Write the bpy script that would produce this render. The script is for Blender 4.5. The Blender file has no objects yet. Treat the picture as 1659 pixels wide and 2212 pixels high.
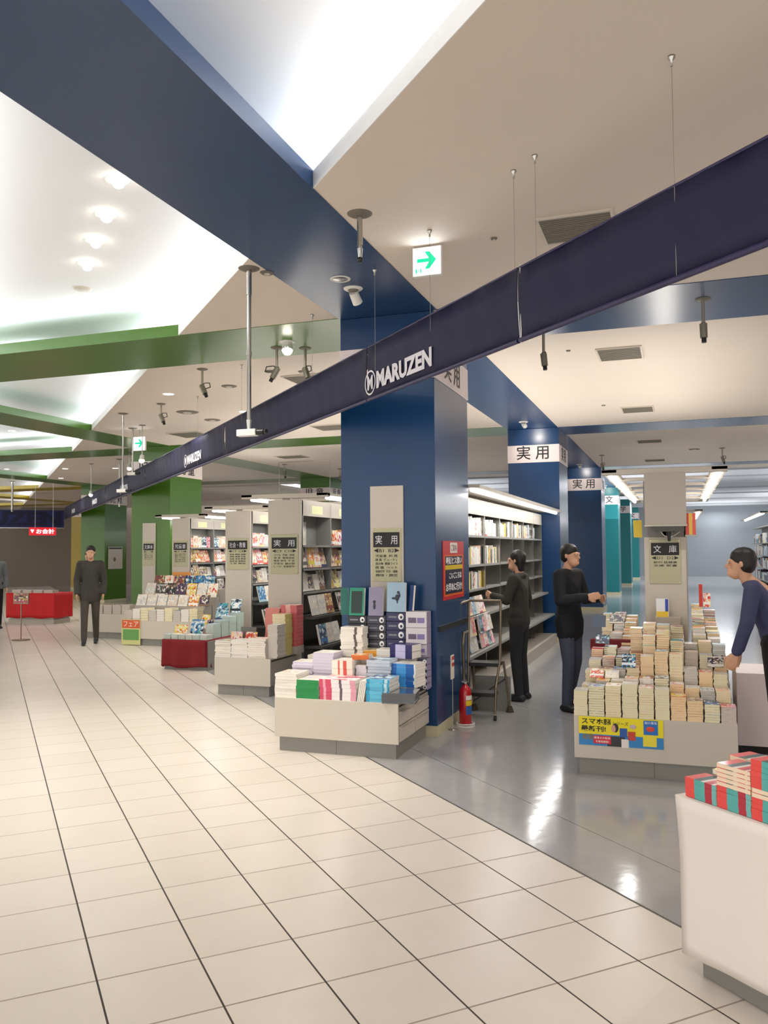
import bpy, bmesh, math, random
from mathutils import Vector, Matrix
random.seed(7)
SC = bpy.context.scene
COL = SC.collection
PI = math.pi

# ------------------------------------------------------------------ camera
cd = bpy.data.cameras.new('camera'); CAM = bpy.data.objects.new('camera', cd); COL.objects.link(CAM)
SC.camera = CAM
cd.sensor_fit = 'HORIZONTAL'; cd.sensor_width = 36.0
cd.lens = 1815.91 / 1659 * 36.0
cd.clip_start = 0.05; cd.clip_end = 200
TH, PITCH, ROLL = 0.337061, 0.044776, -0.007129
f0 = Vector((-math.sin(TH), math.cos(TH), 0)); r0 = Vector((math.cos(TH), math.sin(TH), 0)); u0 = Vector((0, 0, 1))
Fv = f0*math.cos(PITCH) + u0*math.sin(PITCH); Uv = -f0*math.sin(PITCH) + u0*math.cos(PITCH)
Rv = r0*math.cos(ROLL) + Uv*math.sin(ROLL); Uv = -r0*math.sin(ROLL) + Uv*math.cos(ROLL)
M = Matrix((Rv, Uv, -Fv)).transposed().to_4x4(); M.translation = Vector((0, 0, 1.6))
CAM.matrix_world = M

# ------------------------------------------------------------------ world, view, big lights
W = bpy.data.worlds.new('world'); SC.world = W; W.use_nodes = True
bg = W.node_tree.nodes['Background']; bg.inputs[0].default_value = (1.0, 0.975, 0.94, 1); bg.inputs[1].default_value = 1.75
SC.view_settings.view_transform = 'Standard'; SC.view_settings.look = 'None'
SC.view_settings.exposure = 0.06; SC.view_settings.gamma = 1.0
SC.view_settings.use_curve_mapping = False

COVE_W, COVE_A, TUBE_W, SPOT_W = 12.0, (0.90, 0.95, 1.0), 7.0, 30.0
def area(name, loc, sx, sy, power, color=(1, 1, 1), direction=(0, 0, -1), along=None):
    l = bpy.data.lights.new(name, 'AREA'); l.shape = 'RECTANGLE'; l.size = sx; l.size_y = sy; l.energy = power; l.color = color
    o = bpy.data.objects.new(name, l); COL.objects.link(o)
    z = -Vector(direction).normalized()
    x = Vector(along).normalized() if along else Vector((1, 0, 0))
    y = z.cross(x).normalized(); x = y.cross(z).normalized()
    m = Matrix((x, y, z)).transposed().to_4x4(); m.translation = Vector(loc); o.matrix_world = m
    return o
def spot(name, loc, power, target=None, angle=100, color=(1, .95, .87), blend=.6, r=.05):
    l = bpy.data.lights.new(name, 'SPOT'); l.energy = power; l.spot_size = math.radians(angle); l.spot_blend = blend; l.color = color; l.shadow_soft_size = r
    o = bpy.data.objects.new(name, l); COL.objects.link(o); o.location = loc
    if target: o.rotation_euler = (Vector(target)-Vector(loc)).to_track_quat('-Z', 'Y').to_euler()
    return o
# light strips lying hidden on the ledge of the dropped ceiling along the aisle (the ledge hides them, they wash the raised ceiling)
S2 = math.sqrt(.5)
AD = Vector((-S2, S2, 0))      # direction of the aisle
for k in range(12):
    d = -5.0 + k*4.0 + 2.0
    p = Vector((1.36, 1.36, 3.86)) + AD*d
    area('cove_strip_light', p, 3.9, .12, 19, COVE_A, (-.45, -.45, .85), AD)
    area('cove_strip_light', Vector((-.31, -.31, 3.86)) + AD*d, 3.9, .12, 18, COVE_A, (.45, .45, .85), AD)
CY0, CY1 = 6.99, 8.2
for (x0, x1, y) in [(-9.3, -3.0, 7.1), (-9.3, -7.0, 8.0), (-16.5, -10.7, 14.4), (-16.5, -12.0, 15.3)]:
    area('cove_strip_light', ((x0+x1)/2, y, 3.84), x1-x0, .1, 3*(x1-x0), COVE_A, (0, -.5 if y in (7.1, 14.4) else .5, .8), (1, 0, 0))

# ------------------------------------------------------------------ materials
def lin(c):
    if isinstance(c, str):
        c = c.lstrip('#'); c = [int(c[i:i+2], 16)/255 for i in (0, 2, 4)]
    return tuple((v/12.92 if v <= .04045 else ((v+.055)/1.055)**2.4) for v in c[:3]) + (1,)
MATS = {}
def mat(name, col, rough=.6, metal=0, spec=.5, coat=0, emit=0, alpha=None):
    if name in MATS: return MATS[name]
    m = bpy.data.materials.new(name); m.use_nodes = True
    b = m.node_tree.nodes['Principled BSDF']
    b.inputs['Base Color'].default_value = lin(col); b.inputs['Roughness'].default_value = rough
    b.inputs['Metallic'].default_value = metal; b.inputs['Specular IOR Level'].default_value = spec
    b.inputs['Coat Weight'].default_value = coat; b.inputs['Coat Roughness'].default_value = .08
    if emit:
        b.inputs['Emission Color'].default_value = lin(col); b.inputs['Emission Strength'].default_value = emit
    if alpha is not None:
        b.inputs['Alpha'].default_value = alpha
    MATS[name] = m
    return m
class NT:
    def __init__(s, m): s.t = m.node_tree; s.b = s.t.nodes['Principled BSDF']
    def n(s, typ, **kw):
        nd = s.t.nodes.new(typ)
        for k, v in kw.items(): setattr(nd, k, v)
        return nd
    def l(s, a, b): s.t.links.new(a, b)
    def math(s, op, a, b=None, c=None):
        nd = s.n('ShaderNodeMath', operation=op)
        for i, v in enumerate((a, b, c)):
            if v is None: continue
            if isinstance(v, (int, float)): nd.inputs[i].default_value = v
            else: s.l(v, nd.inputs[i])
        return nd.outputs[0]
    def mix(s, fac, a, b):
        nd = s.n('ShaderNodeMix', data_type='RGBA')
        if isinstance(fac, (int, float)): nd.inputs[0].default_value = fac
        else: s.l(fac, nd.inputs[0])
        for i, v in ((6, a), (7, b)):
            if isinstance(v, (tuple, str, list)): nd.inputs[i].default_value = lin(v) if isinstance(v, str) else v
            else: s.l(v, nd.inputs[i])
        return nd.outputs[2]
def noisy(m, scale=3, amt=.04, bump=0):
    """slight irregular tint and gloss so that paint does not look plastic"""
    q = NT(m); tc = q.n('ShaderNodeTexCoord'); no = q.n('ShaderNodeTexNoise'); no.inputs['Scale'].default_value = scale; no.inputs['Detail'].default_value = 4
    q.l(tc.outputs['Object'], no.inputs['Vector'])
    c = tuple(q.b.inputs['Base Color'].default_value)
    d = tuple(max(0, v*(1-amt*2)) for v in c[:3])+(1,)
    q.l(q.mix(no.outputs[0], c, d), q.b.inputs['Base Color'])
    if bump:
        bp = q.n('ShaderNodeBump'); bp.inputs['Strength'].default_value = bump; bp.inputs['Distance'].default_value = .01
        q.l(no.outputs[0], bp.inputs['Height']); q.l(bp.outputs[0], q.b.inputs['Normal'])
    return m

m_ceil = noisy(mat('ceiling_paint', '#e4d8cb', .75), 1.5, .02)
m_recess = mat('recess_paint', '#eef0f2', .8)
m_edge = mat('edge_paint', '#f2f1ee', .7)
m_blue = noisy(mat('blue_paint', '#143f6c', .27), 2, .03)
m_green = noisy(mat('green_paint', '#4b7422', .28), 2, .03)
m_teal = mat('teal_paint', '#167c80', .35)
m_yell = mat('yellow_paint', '#b39a20', .4)
m_pink = mat('pink_paint', '#d86b8e', .5)
m_band = mat('band_board', '#f3e4e2', .5)
m_black = mat('black_ink', '#17171a', .5)
m_dark = mat('dark_plastic', '#1c1c1e', .4)
m_white = mat('white_plastic', '#e8e6e0', .4)
m_panel = noisy(mat('laminate_panel', '#cdc4b6', .45), 2, .01)
m_panel2 = mat('laminate_edge', '#b5aca0', .5)
m_kick = noisy(mat('grey_plinth', '#8d8a84', .45), 3, .03)
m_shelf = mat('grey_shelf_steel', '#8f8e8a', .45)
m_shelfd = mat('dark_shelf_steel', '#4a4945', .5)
m_steel = mat('brushed_steel', '#b9b7b1', .25, 1)
m_tube = mat('lamp_tube', '#ffffff', .4, emit=9)
m_glow = mat('lamp_glow', '#fff6e6', .4, emit=14)
m_navy = noisy(mat('navy_cloth', '#15153c', .65), 6, .06)
m_navyp = mat('navy_pipe', '#2a2650', .3)
m_wcloth = mat('white_lettering', '#e6e4ea', .6)
m_redcloth = noisy(mat('red_cloth', '#8a0714', .75), 8, .15)
m_redt = noisy(mat('bright_red_cloth', '#d0111b', .7), 6, .08)
m_whitecloth = noisy(mat('white_cloth', '#ece3dc', .8), 3, .02)
m_vent = mat('grey_grille', '#746e62', .6)
m_ventf = mat('pale_frame', '#cfc6b8', .5)
m_exitw = mat('lit_white_face', '#ffffff', .5, emit=3.2)
m_exitg = mat('lit_green_face', '#00c08a', .5, emit=1.0)
m_red = mat('extinguisher_red', '#c00f1c', .25, coat=.5)
m_grey2 = mat('far_grey_ceiling', '#c9cbce', .8)
m_bag = mat('bronze_tube', '#8a7a66', .35, .7)

def tile_mat():
    m = mat('aisle_tile', '#d5c8b8', .22); q = NT(m)
    tc = q.n('ShaderNodeTexCoord'); sp = q.n('ShaderNodeSeparateXYZ'); q.l(tc.outputs['Object'], sp.inputs[0])
    S = .38293
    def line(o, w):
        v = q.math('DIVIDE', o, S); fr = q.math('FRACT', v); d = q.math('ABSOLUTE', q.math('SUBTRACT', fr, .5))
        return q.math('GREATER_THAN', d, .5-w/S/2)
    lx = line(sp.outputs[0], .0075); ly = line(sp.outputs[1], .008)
    fl = q.n('ShaderNodeVectorMath', operation='SCALE'); fl.inputs[3].default_value = 1/S; q.l(tc.outputs['Object'], fl.inputs[0])
    ff = q.n('ShaderNodeVectorMath', operation='FLOOR'); q.l(fl.outputs[0], ff.inputs[0])
    wn = q.n('ShaderNodeTexWhiteNoise'); q.l(ff.outputs[0], wn.inputs[0])
    no = q.n('ShaderNodeTexNoise'); no.inputs['Scale'].default_value = 6; q.l(tc.outputs['Object'], no.inputs['Vector'])
    c = q.mix(wn.outputs[0], '#e0d7cc', '#dbd1c5'); c = q.mix(q.math('MULTIPLY', no.outputs[0], .3), c, lin('#cfc2b2'))
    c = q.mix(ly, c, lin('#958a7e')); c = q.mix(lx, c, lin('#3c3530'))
    q.l(c, q.b.inputs['Base Color'])
    g = q.math('MAXIMUM', lx, ly)
    q.l(q.math('MULTIPLY_ADD', g, .5, .27), q.b.inputs['Roughness'])
    bp = q.n('ShaderNodeBump'); bp.inputs['Strength'].default_value = .25; bp.inputs['Distance'].default_value = .002; bp.invert = True
    q.l(g, bp.inputs['Height']); q.l(bp.outputs[0], q.b.inputs['Normal'])
    return m
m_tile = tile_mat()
def vinyl_mat():
    m = mat('shop_vinyl_floor', '#a3a4a8', .12, spec=.6); q = NT(m)
    tc = q.n('ShaderNodeTexCoord'); no = q.n('ShaderNodeTexNoise'); no.inputs['Scale'].default_value = 9; no.inputs['Detail'].default_value = 3
    q.l(tc.outputs['Object'], no.inputs['Vector'])
    bp = q.n('ShaderNodeBump'); bp.inputs['Strength'].default_value = .18; bp.inputs['Distance'].default_value = .004
    q.l(no.outputs[0], bp.inputs['Height']); q.l(bp.outputs[0], q.b.inputs['Normal'])
    sp = q.n('ShaderNodeSeparateXYZ'); q.l(tc.outputs['Object'], sp.inputs[0])
    fr = q.math('FRACT', q.math('DIVIDE', q.math('ADD', sp.outputs[0], 0.54), 1.82))
    ln = q.math('LESS_THAN', fr, .003)
    c = q.mix(no.outputs[0], '#b0aeae', '#a09fa1'); c = q.mix(ln, c, lin('#565a60')); q.l(c, q.b.inputs['Base Color'])
    return m
m_vinyl = vinyl_mat()

def page_mat(name, col, dirz=True):
    m = mat(name, col, .8); q = NT(m); tc = q.n('ShaderNodeTexCoord')
    wv = q.n('ShaderNodeTexWave', bands_direction='Z'); wv.inputs['Scale'].default_value = 120; wv.inputs['Distortion'].default_value = 1.5; wv.inputs['Detail'].default_value = 2
    q.l(tc.outputs['Object'], wv.inputs[0])
    c = lin(col); d = tuple(v*.95 for v in c[:3])+(1,)
    q.l(q.mix(wv.outputs[1], c, d), q.b.inputs['Base Color'])
    return m
m_page = page_mat('page_edges_cream', '#f0e4bd'); m_pagew = page_mat('page_edges_white', '#efe9df'); m_pagep = page_mat('page_edges_peach', '#f6d6a6'); m_pageg = page_mat('page_edges_grey', '#cfc6bb')

def art_mat(name, pal, scale=7, contrast=True):
    """printed cover: blocks of colour, a blurry picture and a band of title, different for every book"""
    m = mat(name, pal[0], .35, coat=.25); q = NT(m)
    oi = q.n('ShaderNodeObjectInfo'); tc = q.n('ShaderNodeTexCoord')
    off = q.n('ShaderNodeVectorMath', operation='SCALE'); cb = q.n('ShaderNodeCombineXYZ')
    for i in range(3): q.l(oi.outputs['Random'], cb.inputs[i])
    q.l(cb.outputs[0], off.inputs[0]); off.inputs[3].default_value = 40
    ad = q.n('ShaderNodeVectorMath', operation='ADD'); q.l(tc.outputs['Generated'], ad.inputs[0]); q.l(off.outputs[0], ad.inputs[1])
    vo = q.n('ShaderNodeTexVoronoi'); vo.inputs['Scale'].default_value = scale; q.l(ad.outputs[0], vo.inputs['Vector'])
    sc = q.n('ShaderNodeSeparateColor'); q.l(vo.outputs['Color'], sc.inputs[0])
    def ramp(inp, cols):
        r = q.n('ShaderNodeValToRGB'); r.color_ramp.interpolation = 'CONSTANT'
        e = r.color_ramp.elements
        e[0].position = 0; e[0].color = lin(cols[0]); e[1].position = 1/len(cols); e[1].color = lin(cols[1])
        for i in range(2, len(cols)):
            x = e.new(i/len(cols)); x.color = lin(cols[i])
        q.l(inp, r.inputs[0]); return r.outputs[0]
    base = ramp(oi.outputs['Random'], pal)
    pic = ramp(sc.outputs[0], pal[::-1])
    fr = q.math('FRACT', q.math('MULTIPLY', oi.outputs['Random'], 17.3))
    title = ramp(fr, pal[2:]+pal[:2])
    sg = q.n('ShaderNodeSeparateXYZ'); q.l(tc.outputs['Generated'], sg.inputs[0])
    zz = sg.outputs[2] if contrast else sg.outputs[1]
    no = q.n('ShaderNodeTexNoise'); no.inputs['Scale'].default_value = scale*.6; q.l(ad.outputs[0], no.inputs['Vector'])
    mask = q.math('GREATER_THAN', no.outputs[0], .47)
    c = q.mix(mask, base, pic)
    t1 = q.math('COMPARE', zz, .84, .07); wv = q.n('ShaderNodeTexNoise'); wv.inputs['Scale'].default_value = 30; q.l(ad.outputs[0], wv.inputs['Vector'])
    t1 = q.math('MULTIPLY', t1, q.math('GREATER_THAN', wv.outputs[0], .5))
    c = q.mix(t1, c, title)
    t2 = q.math('COMPARE', zz, q.math('MULTIPLY', fr, .3), .09)
    c = q.mix(t2, c, title)
    q.l(c, q.b.inputs['Base Color'])
    return m
PAL_MAG = ['#c9a24a', '#8b4a3a', '#e8e2d6', '#3a3f63', '#d9bfa4', '#b8505a', '#f2e9a0', '#5b5552']
PAL_WARM = ['#e8d34a', '#f3efe4', '#d8433c', '#f4c9b0', '#efe7d6', '#e58a3c', '#f6f2ea']
PAL_COOL = ['#3f7fb5', '#dfe8ee', '#2c3c66', '#9fc3cf', '#f1f1ee', '#4aa3a0', '#26303f']
PAL_DARK = ['#2a2a34', '#57405e', '#c8bfb4', '#3b4c46', '#8a6a55', '#e9e3da', '#1f2430']
PAL_PINK = ['#e9a9b7', '#f4e9ea', '#c04a5d', '#f7d9a6', '#fafafa', '#e6736f']
PAL_PALE = ['#e6dfd2', '#d6d3cf', '#f0ede6', '#c9cfd4', '#ddcdb9', '#eee3cf']
A_MAG, A_WARM, A_COOL, A_DARK, A_PINK, A_PALE = [art_mat('printed_cover_'+n, p) for n, p in
    (('brown', PAL_MAG), ('warm', PAL_WARM), ('cool', PAL_COOL), ('dark', PAL_DARK), ('pink', PAL_PINK), ('pale', PAL_PALE))]
def solid(c, rough=.4): return mat('print_'+c.strip('#'), c, rough, coat=.15)
def stripes(name, cols, stops, rough=.4, axis=0):
    """spine printed in blocks along its length; cols change at stops (generated coordinate)"""
    if name in MATS: return MATS[name]
    m = mat(name, cols[0], rough, coat=.2); q = NT(m); tc = q.n('ShaderNodeTexCoord'); sg = q.n('ShaderNodeSeparateXYZ'); q.l(tc.outputs['Generated'], sg.inputs[0])
    r = q.n('ShaderNodeValToRGB'); r.color_ramp.interpolation = 'CONSTANT'; e = r.color_ramp.elements
    e[0].position = 0; e[0].color = lin(cols[0]); e[1].position = stops[0]; e[1].color = lin(cols[1])
    for c, s in zip(cols[2:], stops[1:]):
        x = e.new(s); x.color = lin(c)
    q.l(sg.outputs[axis], r.inputs[0]); q.l(r.outputs[0], q.b.inputs['Base Color'])
    return m

# ------------------------------------------------------------------ helpers
class MB:
    def __init__(s): s.v = []; s.f = []; s.m = []; s.sm = []
    def add(s, vs, fs, mi=0, smooth=False):
        n = len(s.v); s.v += [tuple(v) for v in vs]
        for f in fs: s.f.append([n+i for i in f]); s.m.append(mi); s.sm.append(smooth)
        return s
    def box(s, x0, y0, z0, x1, y1, z1, mi=0, mtx=None):
        vs = [Vector(p) for p in ((x0, y0, z0), (x1, y0, z0), (x1, y1, z0), (x0, y1, z0), (x0, y0, z1), (x1, y0, z1), (x1, y1, z1), (x0, y1, z1))]
        if mtx: vs = [mtx @ v for v in vs]
        fs = [(3, 2, 1, 0), (4, 5, 6, 7), (0, 1, 5, 4), (1, 2, 6, 5), (2, 3, 7, 6), (3, 0, 4, 7)]
        if isinstance(mi, (list, tuple)):     # bottom, top, -y, +x, +y, -x
            n = len(s.v); s.v += [tuple(v) for v in vs]
            for f, k in zip(fs, mi): s.f.append([n+i for i in f]); s.m.append(k); s.sm.append(False)
            return s
        return s.add(vs, fs, mi)
    def prism(s, poly, z0, z1, mi=0):
        n = len(poly); vs = [(x, y, z0) for x, y in poly]+[(x, y, z1) for x, y in poly]
        return s.add(vs, [tuple(range(n))[::-1], tuple(range(n, 2*n))]+[(i, (i+1) % n, n+(i+1) % n, n+i) for i in range(n)], mi)
    def cyl(s, p0, p1, r0_, r1_=None, n=16, mi=0, caps=True):
        r1_ = r0_ if r1_ is None else r1_; p0 = Vector(p0); p1 = Vector(p1); d = (p1-p0).normalized()
        a = d.orthogonal().normalized(); b = d.cross(a)
        ring = lambda p, r: [p+(a*math.cos(2*PI*i/n)+b*math.sin(2*PI*i/n))*r for i in range(n)]
        vs = ring(p0, r0_)+ring(p1, r1_)
        s.add(vs, [(i, (i+1) % n, n+(i+1) % n, n+i) for i in range(n)], mi, True)
        if caps: s.add(vs, [tuple(range(n))[::-1], tuple(range(n, 2*n))], mi)
        return s
    def tube(s, pts, r, n=10, mi=0):
        pts = [Vector(p) for p in pts]
        # round the corners a little
        for a, b in zip(pts[:-1], pts[1:]): s.cyl(a, b, r, n=n, mi=mi)
        for p in pts[1:-1]: s.ball(p, r, mi=mi, n=8)
        return s
    def ball(s, c, r, sc=(1, 1, 1), mi=0, n=12, mtx=None):
        c = Vector(c); vs = []; fs = []; k = n//2
        for i in range(k+1):
            t = PI*i/k
            for j in range(n):
                v = Vector((math.sin(t)*math.cos(2*PI*j/n)*sc[0], math.sin(t)*math.sin(2*PI*j/n)*sc[1], math.cos(t)*sc[2]))*r
                vs.append(c+(mtx @ v if mtx else v))
        for i in range(k):
            for j in range(n): fs.append((i*n+j, (i+1)*n+j, (i+1)*n+(j+1) % n, i*n+(j+1) % n))
        return s.add(vs, fs, mi, True)
    def lathe(s, prof, n=24, mi=0, c=(0, 0, 0)):
        vs = [(c[0]+r*math.cos(2*PI*j/n), c[1]+r*math.sin(2*PI*j/n), c[2]+z) for r, z in prof for j in range(n)]
        fs = [(i*n+j, i*n+(j+1) % n, (i+1)*n+(j+1) % n, (i+1)*n+j) for i in range(len(prof)-1) for j in range(n)]
        return s.add(vs, fs, mi, True)
    def build(s, name, mats, parent=None, bevel=0, loc=None):
        me = bpy.data.meshes.new(name); me.from_pydata(s.v, [], s.f)
        for m in (mats if isinstance(mats, (list, tuple)) else [mats]): me.materials.append(m)
        me.polygons.foreach_set('material_index', s.m); me.polygons.foreach_set('use_smooth', s.sm); me.update()
        o = bpy.data.objects.new(name, me); COL.objects.link(o)
        if parent: o.parent = parent
        if loc: o.location = loc
        if bevel:
            b = o.modifiers.new('bevel', 'BEVEL'); b.width = bevel; b.segments = 2; b.limit_method = 'ANGLE'
        return o
def tag(o, label=None, cat=None, group=None, kind=None):
    if label: o['label'] = label
    if cat: o['category'] = cat
    if group: o['group'] = group
    if kind: o['kind'] = kind
    return o
def empty(name, loc=(0, 0, 0), rz=0, label=None, cat=None, group=None):
    o = bpy.data.objects.new(name, None); COL.objects.link(o); o.location = loc; o.rotation_euler = (0, 0, rz); o.empty_display_size = .1
    return tag(o, label, cat, group)
def struct(name, mb, m): return tag(mb.build(name, m), kind='structure')
def copy_tree(o, parent=None):
    c = o.copy(); COL.objects.link(c)
    if parent: c.parent = parent
    for ch in o.children: copy_tree(ch, c)
    return c
DG = bpy.context.evaluated_depsgraph_get
def text(name, body, size, m, parent=None, mtx=None, bold=0, align='CENTER', ext=.001, sx=1, fit=None):
    """lettering lying in its local XY plane, converted to a mesh"""
    c = bpy.data.curves.new(name, 'FONT'); c.body = body; c.size = size; c.align_x = align; c.align_y = 'CENTER'; c.extrude = ext; c.offset = bold; c.resolution_u = 2
    t = bpy.data.objects.new(name, c); COL.objects.link(t)
    dg = DG(); dg.update(); me = bpy.data.meshes.new_from_object(t.evaluated_get(dg)); bpy.data.objects.remove(t)
    me.name = name; me.materials.clear(); me.materials.append(m)
    if fit:
        xs = [v.co.x for v in me.vertices]; ys = [v.co.y for v in me.vertices]
        cx, cy = (max(xs)+min(xs))/2, (max(ys)+min(ys))/2; kx = fit[0]/(max(xs)-min(xs)); ky = fit[1]/(max(ys)-min(ys))
        me.transform(Matrix.Diagonal((kx, ky, 1, 1)) @ Matrix.Translation((-cx, -cy, 0)))
    o = bpy.data.objects.new(name, me); COL.objects.link(o)
    if parent: o.parent = parent
    o.matrix_local = mtx if mtx else Matrix()
    return o
def face(normal, loc):
    """matrix for something drawn in XY to stand upright facing `normal`"""
    n = Vector(normal).normalized(); z = Vector((0, 0, 1)); x = z.cross(n).normalized(); y = n.cross(x)
    m = Matrix((x, y, n)).transposed().to_4x4(); m.translation = Vector(loc); return m

# ------------------------------------------------------------------ the shell
S = 3.69           # dropped ceiling height
# floors
adir = Vector((-.702, .713, 0)).normalized(); bdir = Vector((.7125, .7017, 0)).normalized()
fo = MB()
LB = 2.6605
def ab(a, b): return (b*1.0, a*1.0)
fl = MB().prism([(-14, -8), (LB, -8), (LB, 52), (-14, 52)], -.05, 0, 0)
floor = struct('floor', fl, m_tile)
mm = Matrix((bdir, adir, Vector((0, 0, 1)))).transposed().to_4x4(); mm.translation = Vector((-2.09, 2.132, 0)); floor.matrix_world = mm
fv = MB().prism([(LB, -8), (30, -8), (60, 30), (60, 70), (LB, 70)], -.05, -.0005, 0)
vin = struct('floor', fv, m_vinyl); vin.matrix_world = mm
tr = MB().box(LB-.006, -8, -.01, LB+.006, 52, .0012); tr = struct('trim_1', tr, mat('floor_joint', '#4a4744', .5)); tr.matrix_world = mm

# dropped ceiling: everything beyond the line x+y = 2.42
EDG = 2.42
def diag(s, y): return (s-y, y)
cl = MB()
cl.prism([diag(EDG, -4), (12, -4), (12, 24), (-21.58, 24)], S, S+.1, 0)
cl.prism([diag(EDG, 24), (-12.5, 24), (-12.5, 34), diag(EDG, 34)], S, S+.1, 0)
cl.prism([diag(-9, -6), diag(-.35, -6), diag(-.35, 30), diag(-9, 30)], S, S+.1, 0)
ceil = struct('ceiling', cl, m_ceil)
ed = MB().prism([diag(EDG-.004, -4), diag(EDG+.004, -4), diag(EDG+.004, 24), diag(EDG-.004, 24)], S-.001, S+.101, 0)
struct('trim_2', ed, m_edge)
rc = MB().prism([(-14, -3), (8, -8), (8, -2), (-26, 32), (-40, 32)], 4.1, 4.15, 0)
struct('ceiling', rc, m_recess)
rw2 = MB().prism([diag(-1.2, -6), diag(-1.1, -6), diag(-1.1, 30), diag(-1.2, 30)], S+.1, 4.1, 0)
struct('wall_cove', rw2, m_recess)
rw = MB().prism([diag(3.25, -4), diag(3.35, -4), diag(3.35, 24), diag(3.25, 24)], S+.1, 4.1, 0)
struct('wall_cove', rw, m_recess)
# far ceiling of the shop and end walls
struct('ceiling', MB().prism([(-12.5, 24), (12, 24), (12, 62), (-12.5, 62)], 3.9, 4.0), m_grey2)
struct('trim_3', MB().box(-21.6, 23.95, S, 12, 24.05, 3.95), m_grey2)
struct('wall_back', MB().box(-45, 50, 0, 12, 50.2, 4), mat('far_wall_paint', '#8f9499', .8))
for (x_, y_) in ((-1, 28), (5, 28), (-1, 40), (5, 40), (-8, 30), (-8, 42), (7, 20), (7, 10), (-6, 47), (2, 47), (8, 47)):  # added area lights without fixtures, brighten the far hall and its ceiling
    area('far_hall_fill', (x_, y_, 3.6), 1.2, 5, 130, (.95, .97, 1))
    area('far_hall_fill_up', (x_, y_, 2.6), 4, 5, 90, (.95, .97, 1), (0, 0, 1))
struct('wall_back', MB().prism([(-30, 30), (-22, 38), (-22.2, 38.2), (-30.2, 30.2)], 0, 4), mat('end_wall_paint', '#8d8276', .8))
struct('wall_back', MB().prism([(-34, 24), (-30, 30), (-30.2, 30.2), (-34.2, 24.2)], 0, 4), mat('end_wall_paint', '#8d8276', .8))
struct('wall_back', MB().box(-22.2, 38, 0, -12.5, 38.2, 4), mat('end_wall_paint', '#8d8276', .8))
struct('wall_right', MB().box(11.9, -4, 0, 12.1, 61, 4), mat('side_wall_paint', '#c9c7c3', .8))
# thin rows on the far ceiling
for k, y in enumerate((26.5, 29, 31.5, 34.5, 38, 42, 47)):
    struct('trim_4', MB().box(-8, y, 3.86, 11.9, y+.12, 3.9), mat('far_ceiling_rail', '#b4b7bb', .7))

Z0 = S-.005; Z1 = S+.105
def beam(x0, y0, x1, y1, m):
    o = MB().box(x0, y0, Z0, x1, y1, Z1).build('ceiling_beam', m); tag(o, kind='structure'); return o
COLS = [(-2.857, 6.99, -1.98, 8.2, 'blue'), (-2.80, 14.6, -1.92, 15.75, 'blue'), (-2.72, 22.2, -1.86, 23.3, 'blue'),
        (-2.85, 29.8, -1.95, 30.9, 'teal'), (-2.85, 37.4, -1.95, 38.5, 'teal'), (-2.85, 45, -1.95, 46.1, 'teal'),
        (-10.35, 14.22, -9.45, 15.38, 'green'), (-10.35, 22.2, -9.45, 23.3, 'green'), (-17.9, 22.0, -17.0, 23.1, 'green'),
        (-24.6, 29.6, -23.7, 30.7, 'yellow')]
MC = {'blue': m_blue, 'teal': m_teal, 'green': m_green, 'yellow': m_yell}
beam(-2.857, -3, -1.95, 6.99, m_blue); beam(-2.80, 8.2, -1.93, 14.6, m_blue); beam(-2.75, 15.75, -1.9, 22.2, m_blue)
beam(-1.95, 6.99, 12, 8.2, m_blue); beam(-1.92, 14.6, 12, 15.6, m_blue); beam(-1.86, 22.2, 12, 22.9, m_blue)
beam(-13.5, 6.95, -2.857, 8.1, m_green); beam(-9.45, 14.22, -2.80, 15.3, m_green); beam(-25, 14.3, -10.35, 15.3, m_green)
beam(-10.4, 3.0, -9.5, 14.22, m_green); beam(-10.35, 15.38, -9.45, 22.2, m_green); beam(-17.9, 8, -17, 22.0, m_green); beam(-17, 22.1, -10.35, 23.1, m_green)
beam(-30, 22.1, -17.9, 23.1, m_yell); beam(-24.6, 16, -23.7, 29.6, m_yell); beam(-9.45, 22.2, -2.72, 23.2, m_shelf); beam(-2.75, 23.3, -1.9, 29.8, m_blue)
tag(beam(-40, 29.6, -24.6, 30.6, m_yell))
WORDS = {'blue': '実 用', 'teal': '人 文', 'green': '児 童', 'yellow': '文 芸'}
place = {0: 'nearest, behind the book table', 1: 'second along the right aisle', 2: 'third along the right aisle', 3: 'first teal one beyond the blue ones', 4: 'second teal one', 5: 'furthest teal one',
         6: 'nearest green one, wide and tall', 7: 'far one behind the bookcases', 8: 'far one at left beside the aisle', 9: 'yellow one at the end of the aisle'}
for i, (x0, y0, x1, y1, c) in enumerate(COLS):
    zt = S-.006
    r = empty('square_column', ((x0+x1)/2, y0, 0), 0, '%s painted square column with white lettered band, %s' % (c, place[i]), 'column', 'painted columns')
    w = (x1-x0)/2; d = y1-y0
    MB().box(-w, 0, .09, w, d, zt).build('shaft', MC[c], r, .004)
    MB().box(-w-.006, -.006, 0, w+.006, d+.006, .09).build('skirting', mat('pale_skirting', '#cfc7a4', .5), r)
    b = MB().box(-w-.008, -.008, 3.095, w+.008, d+.008, 3.40).build('lettered_band', m_band, r, .002)
    wd = WORDS[c] if i != 4 else '文 学'
    text('lettering', wd, .26, m_black, b, face((0, -1, 0), (0, -.011, 3.247)), bold=.002)
    text('lettering', wd, .26, m_black, b, face((1, 0, 0), (w+.011, d/2, 3.247)), bold=.002)
# dark bumper strip on the right side of the nearest column
tag(MB().box(-1.98, 7.05, .885, -1.965, 8.15, .93).build('bumper_rail', m_dark), 'thin black bumper rail across the side of the nearest blue column', 'rail')

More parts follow.
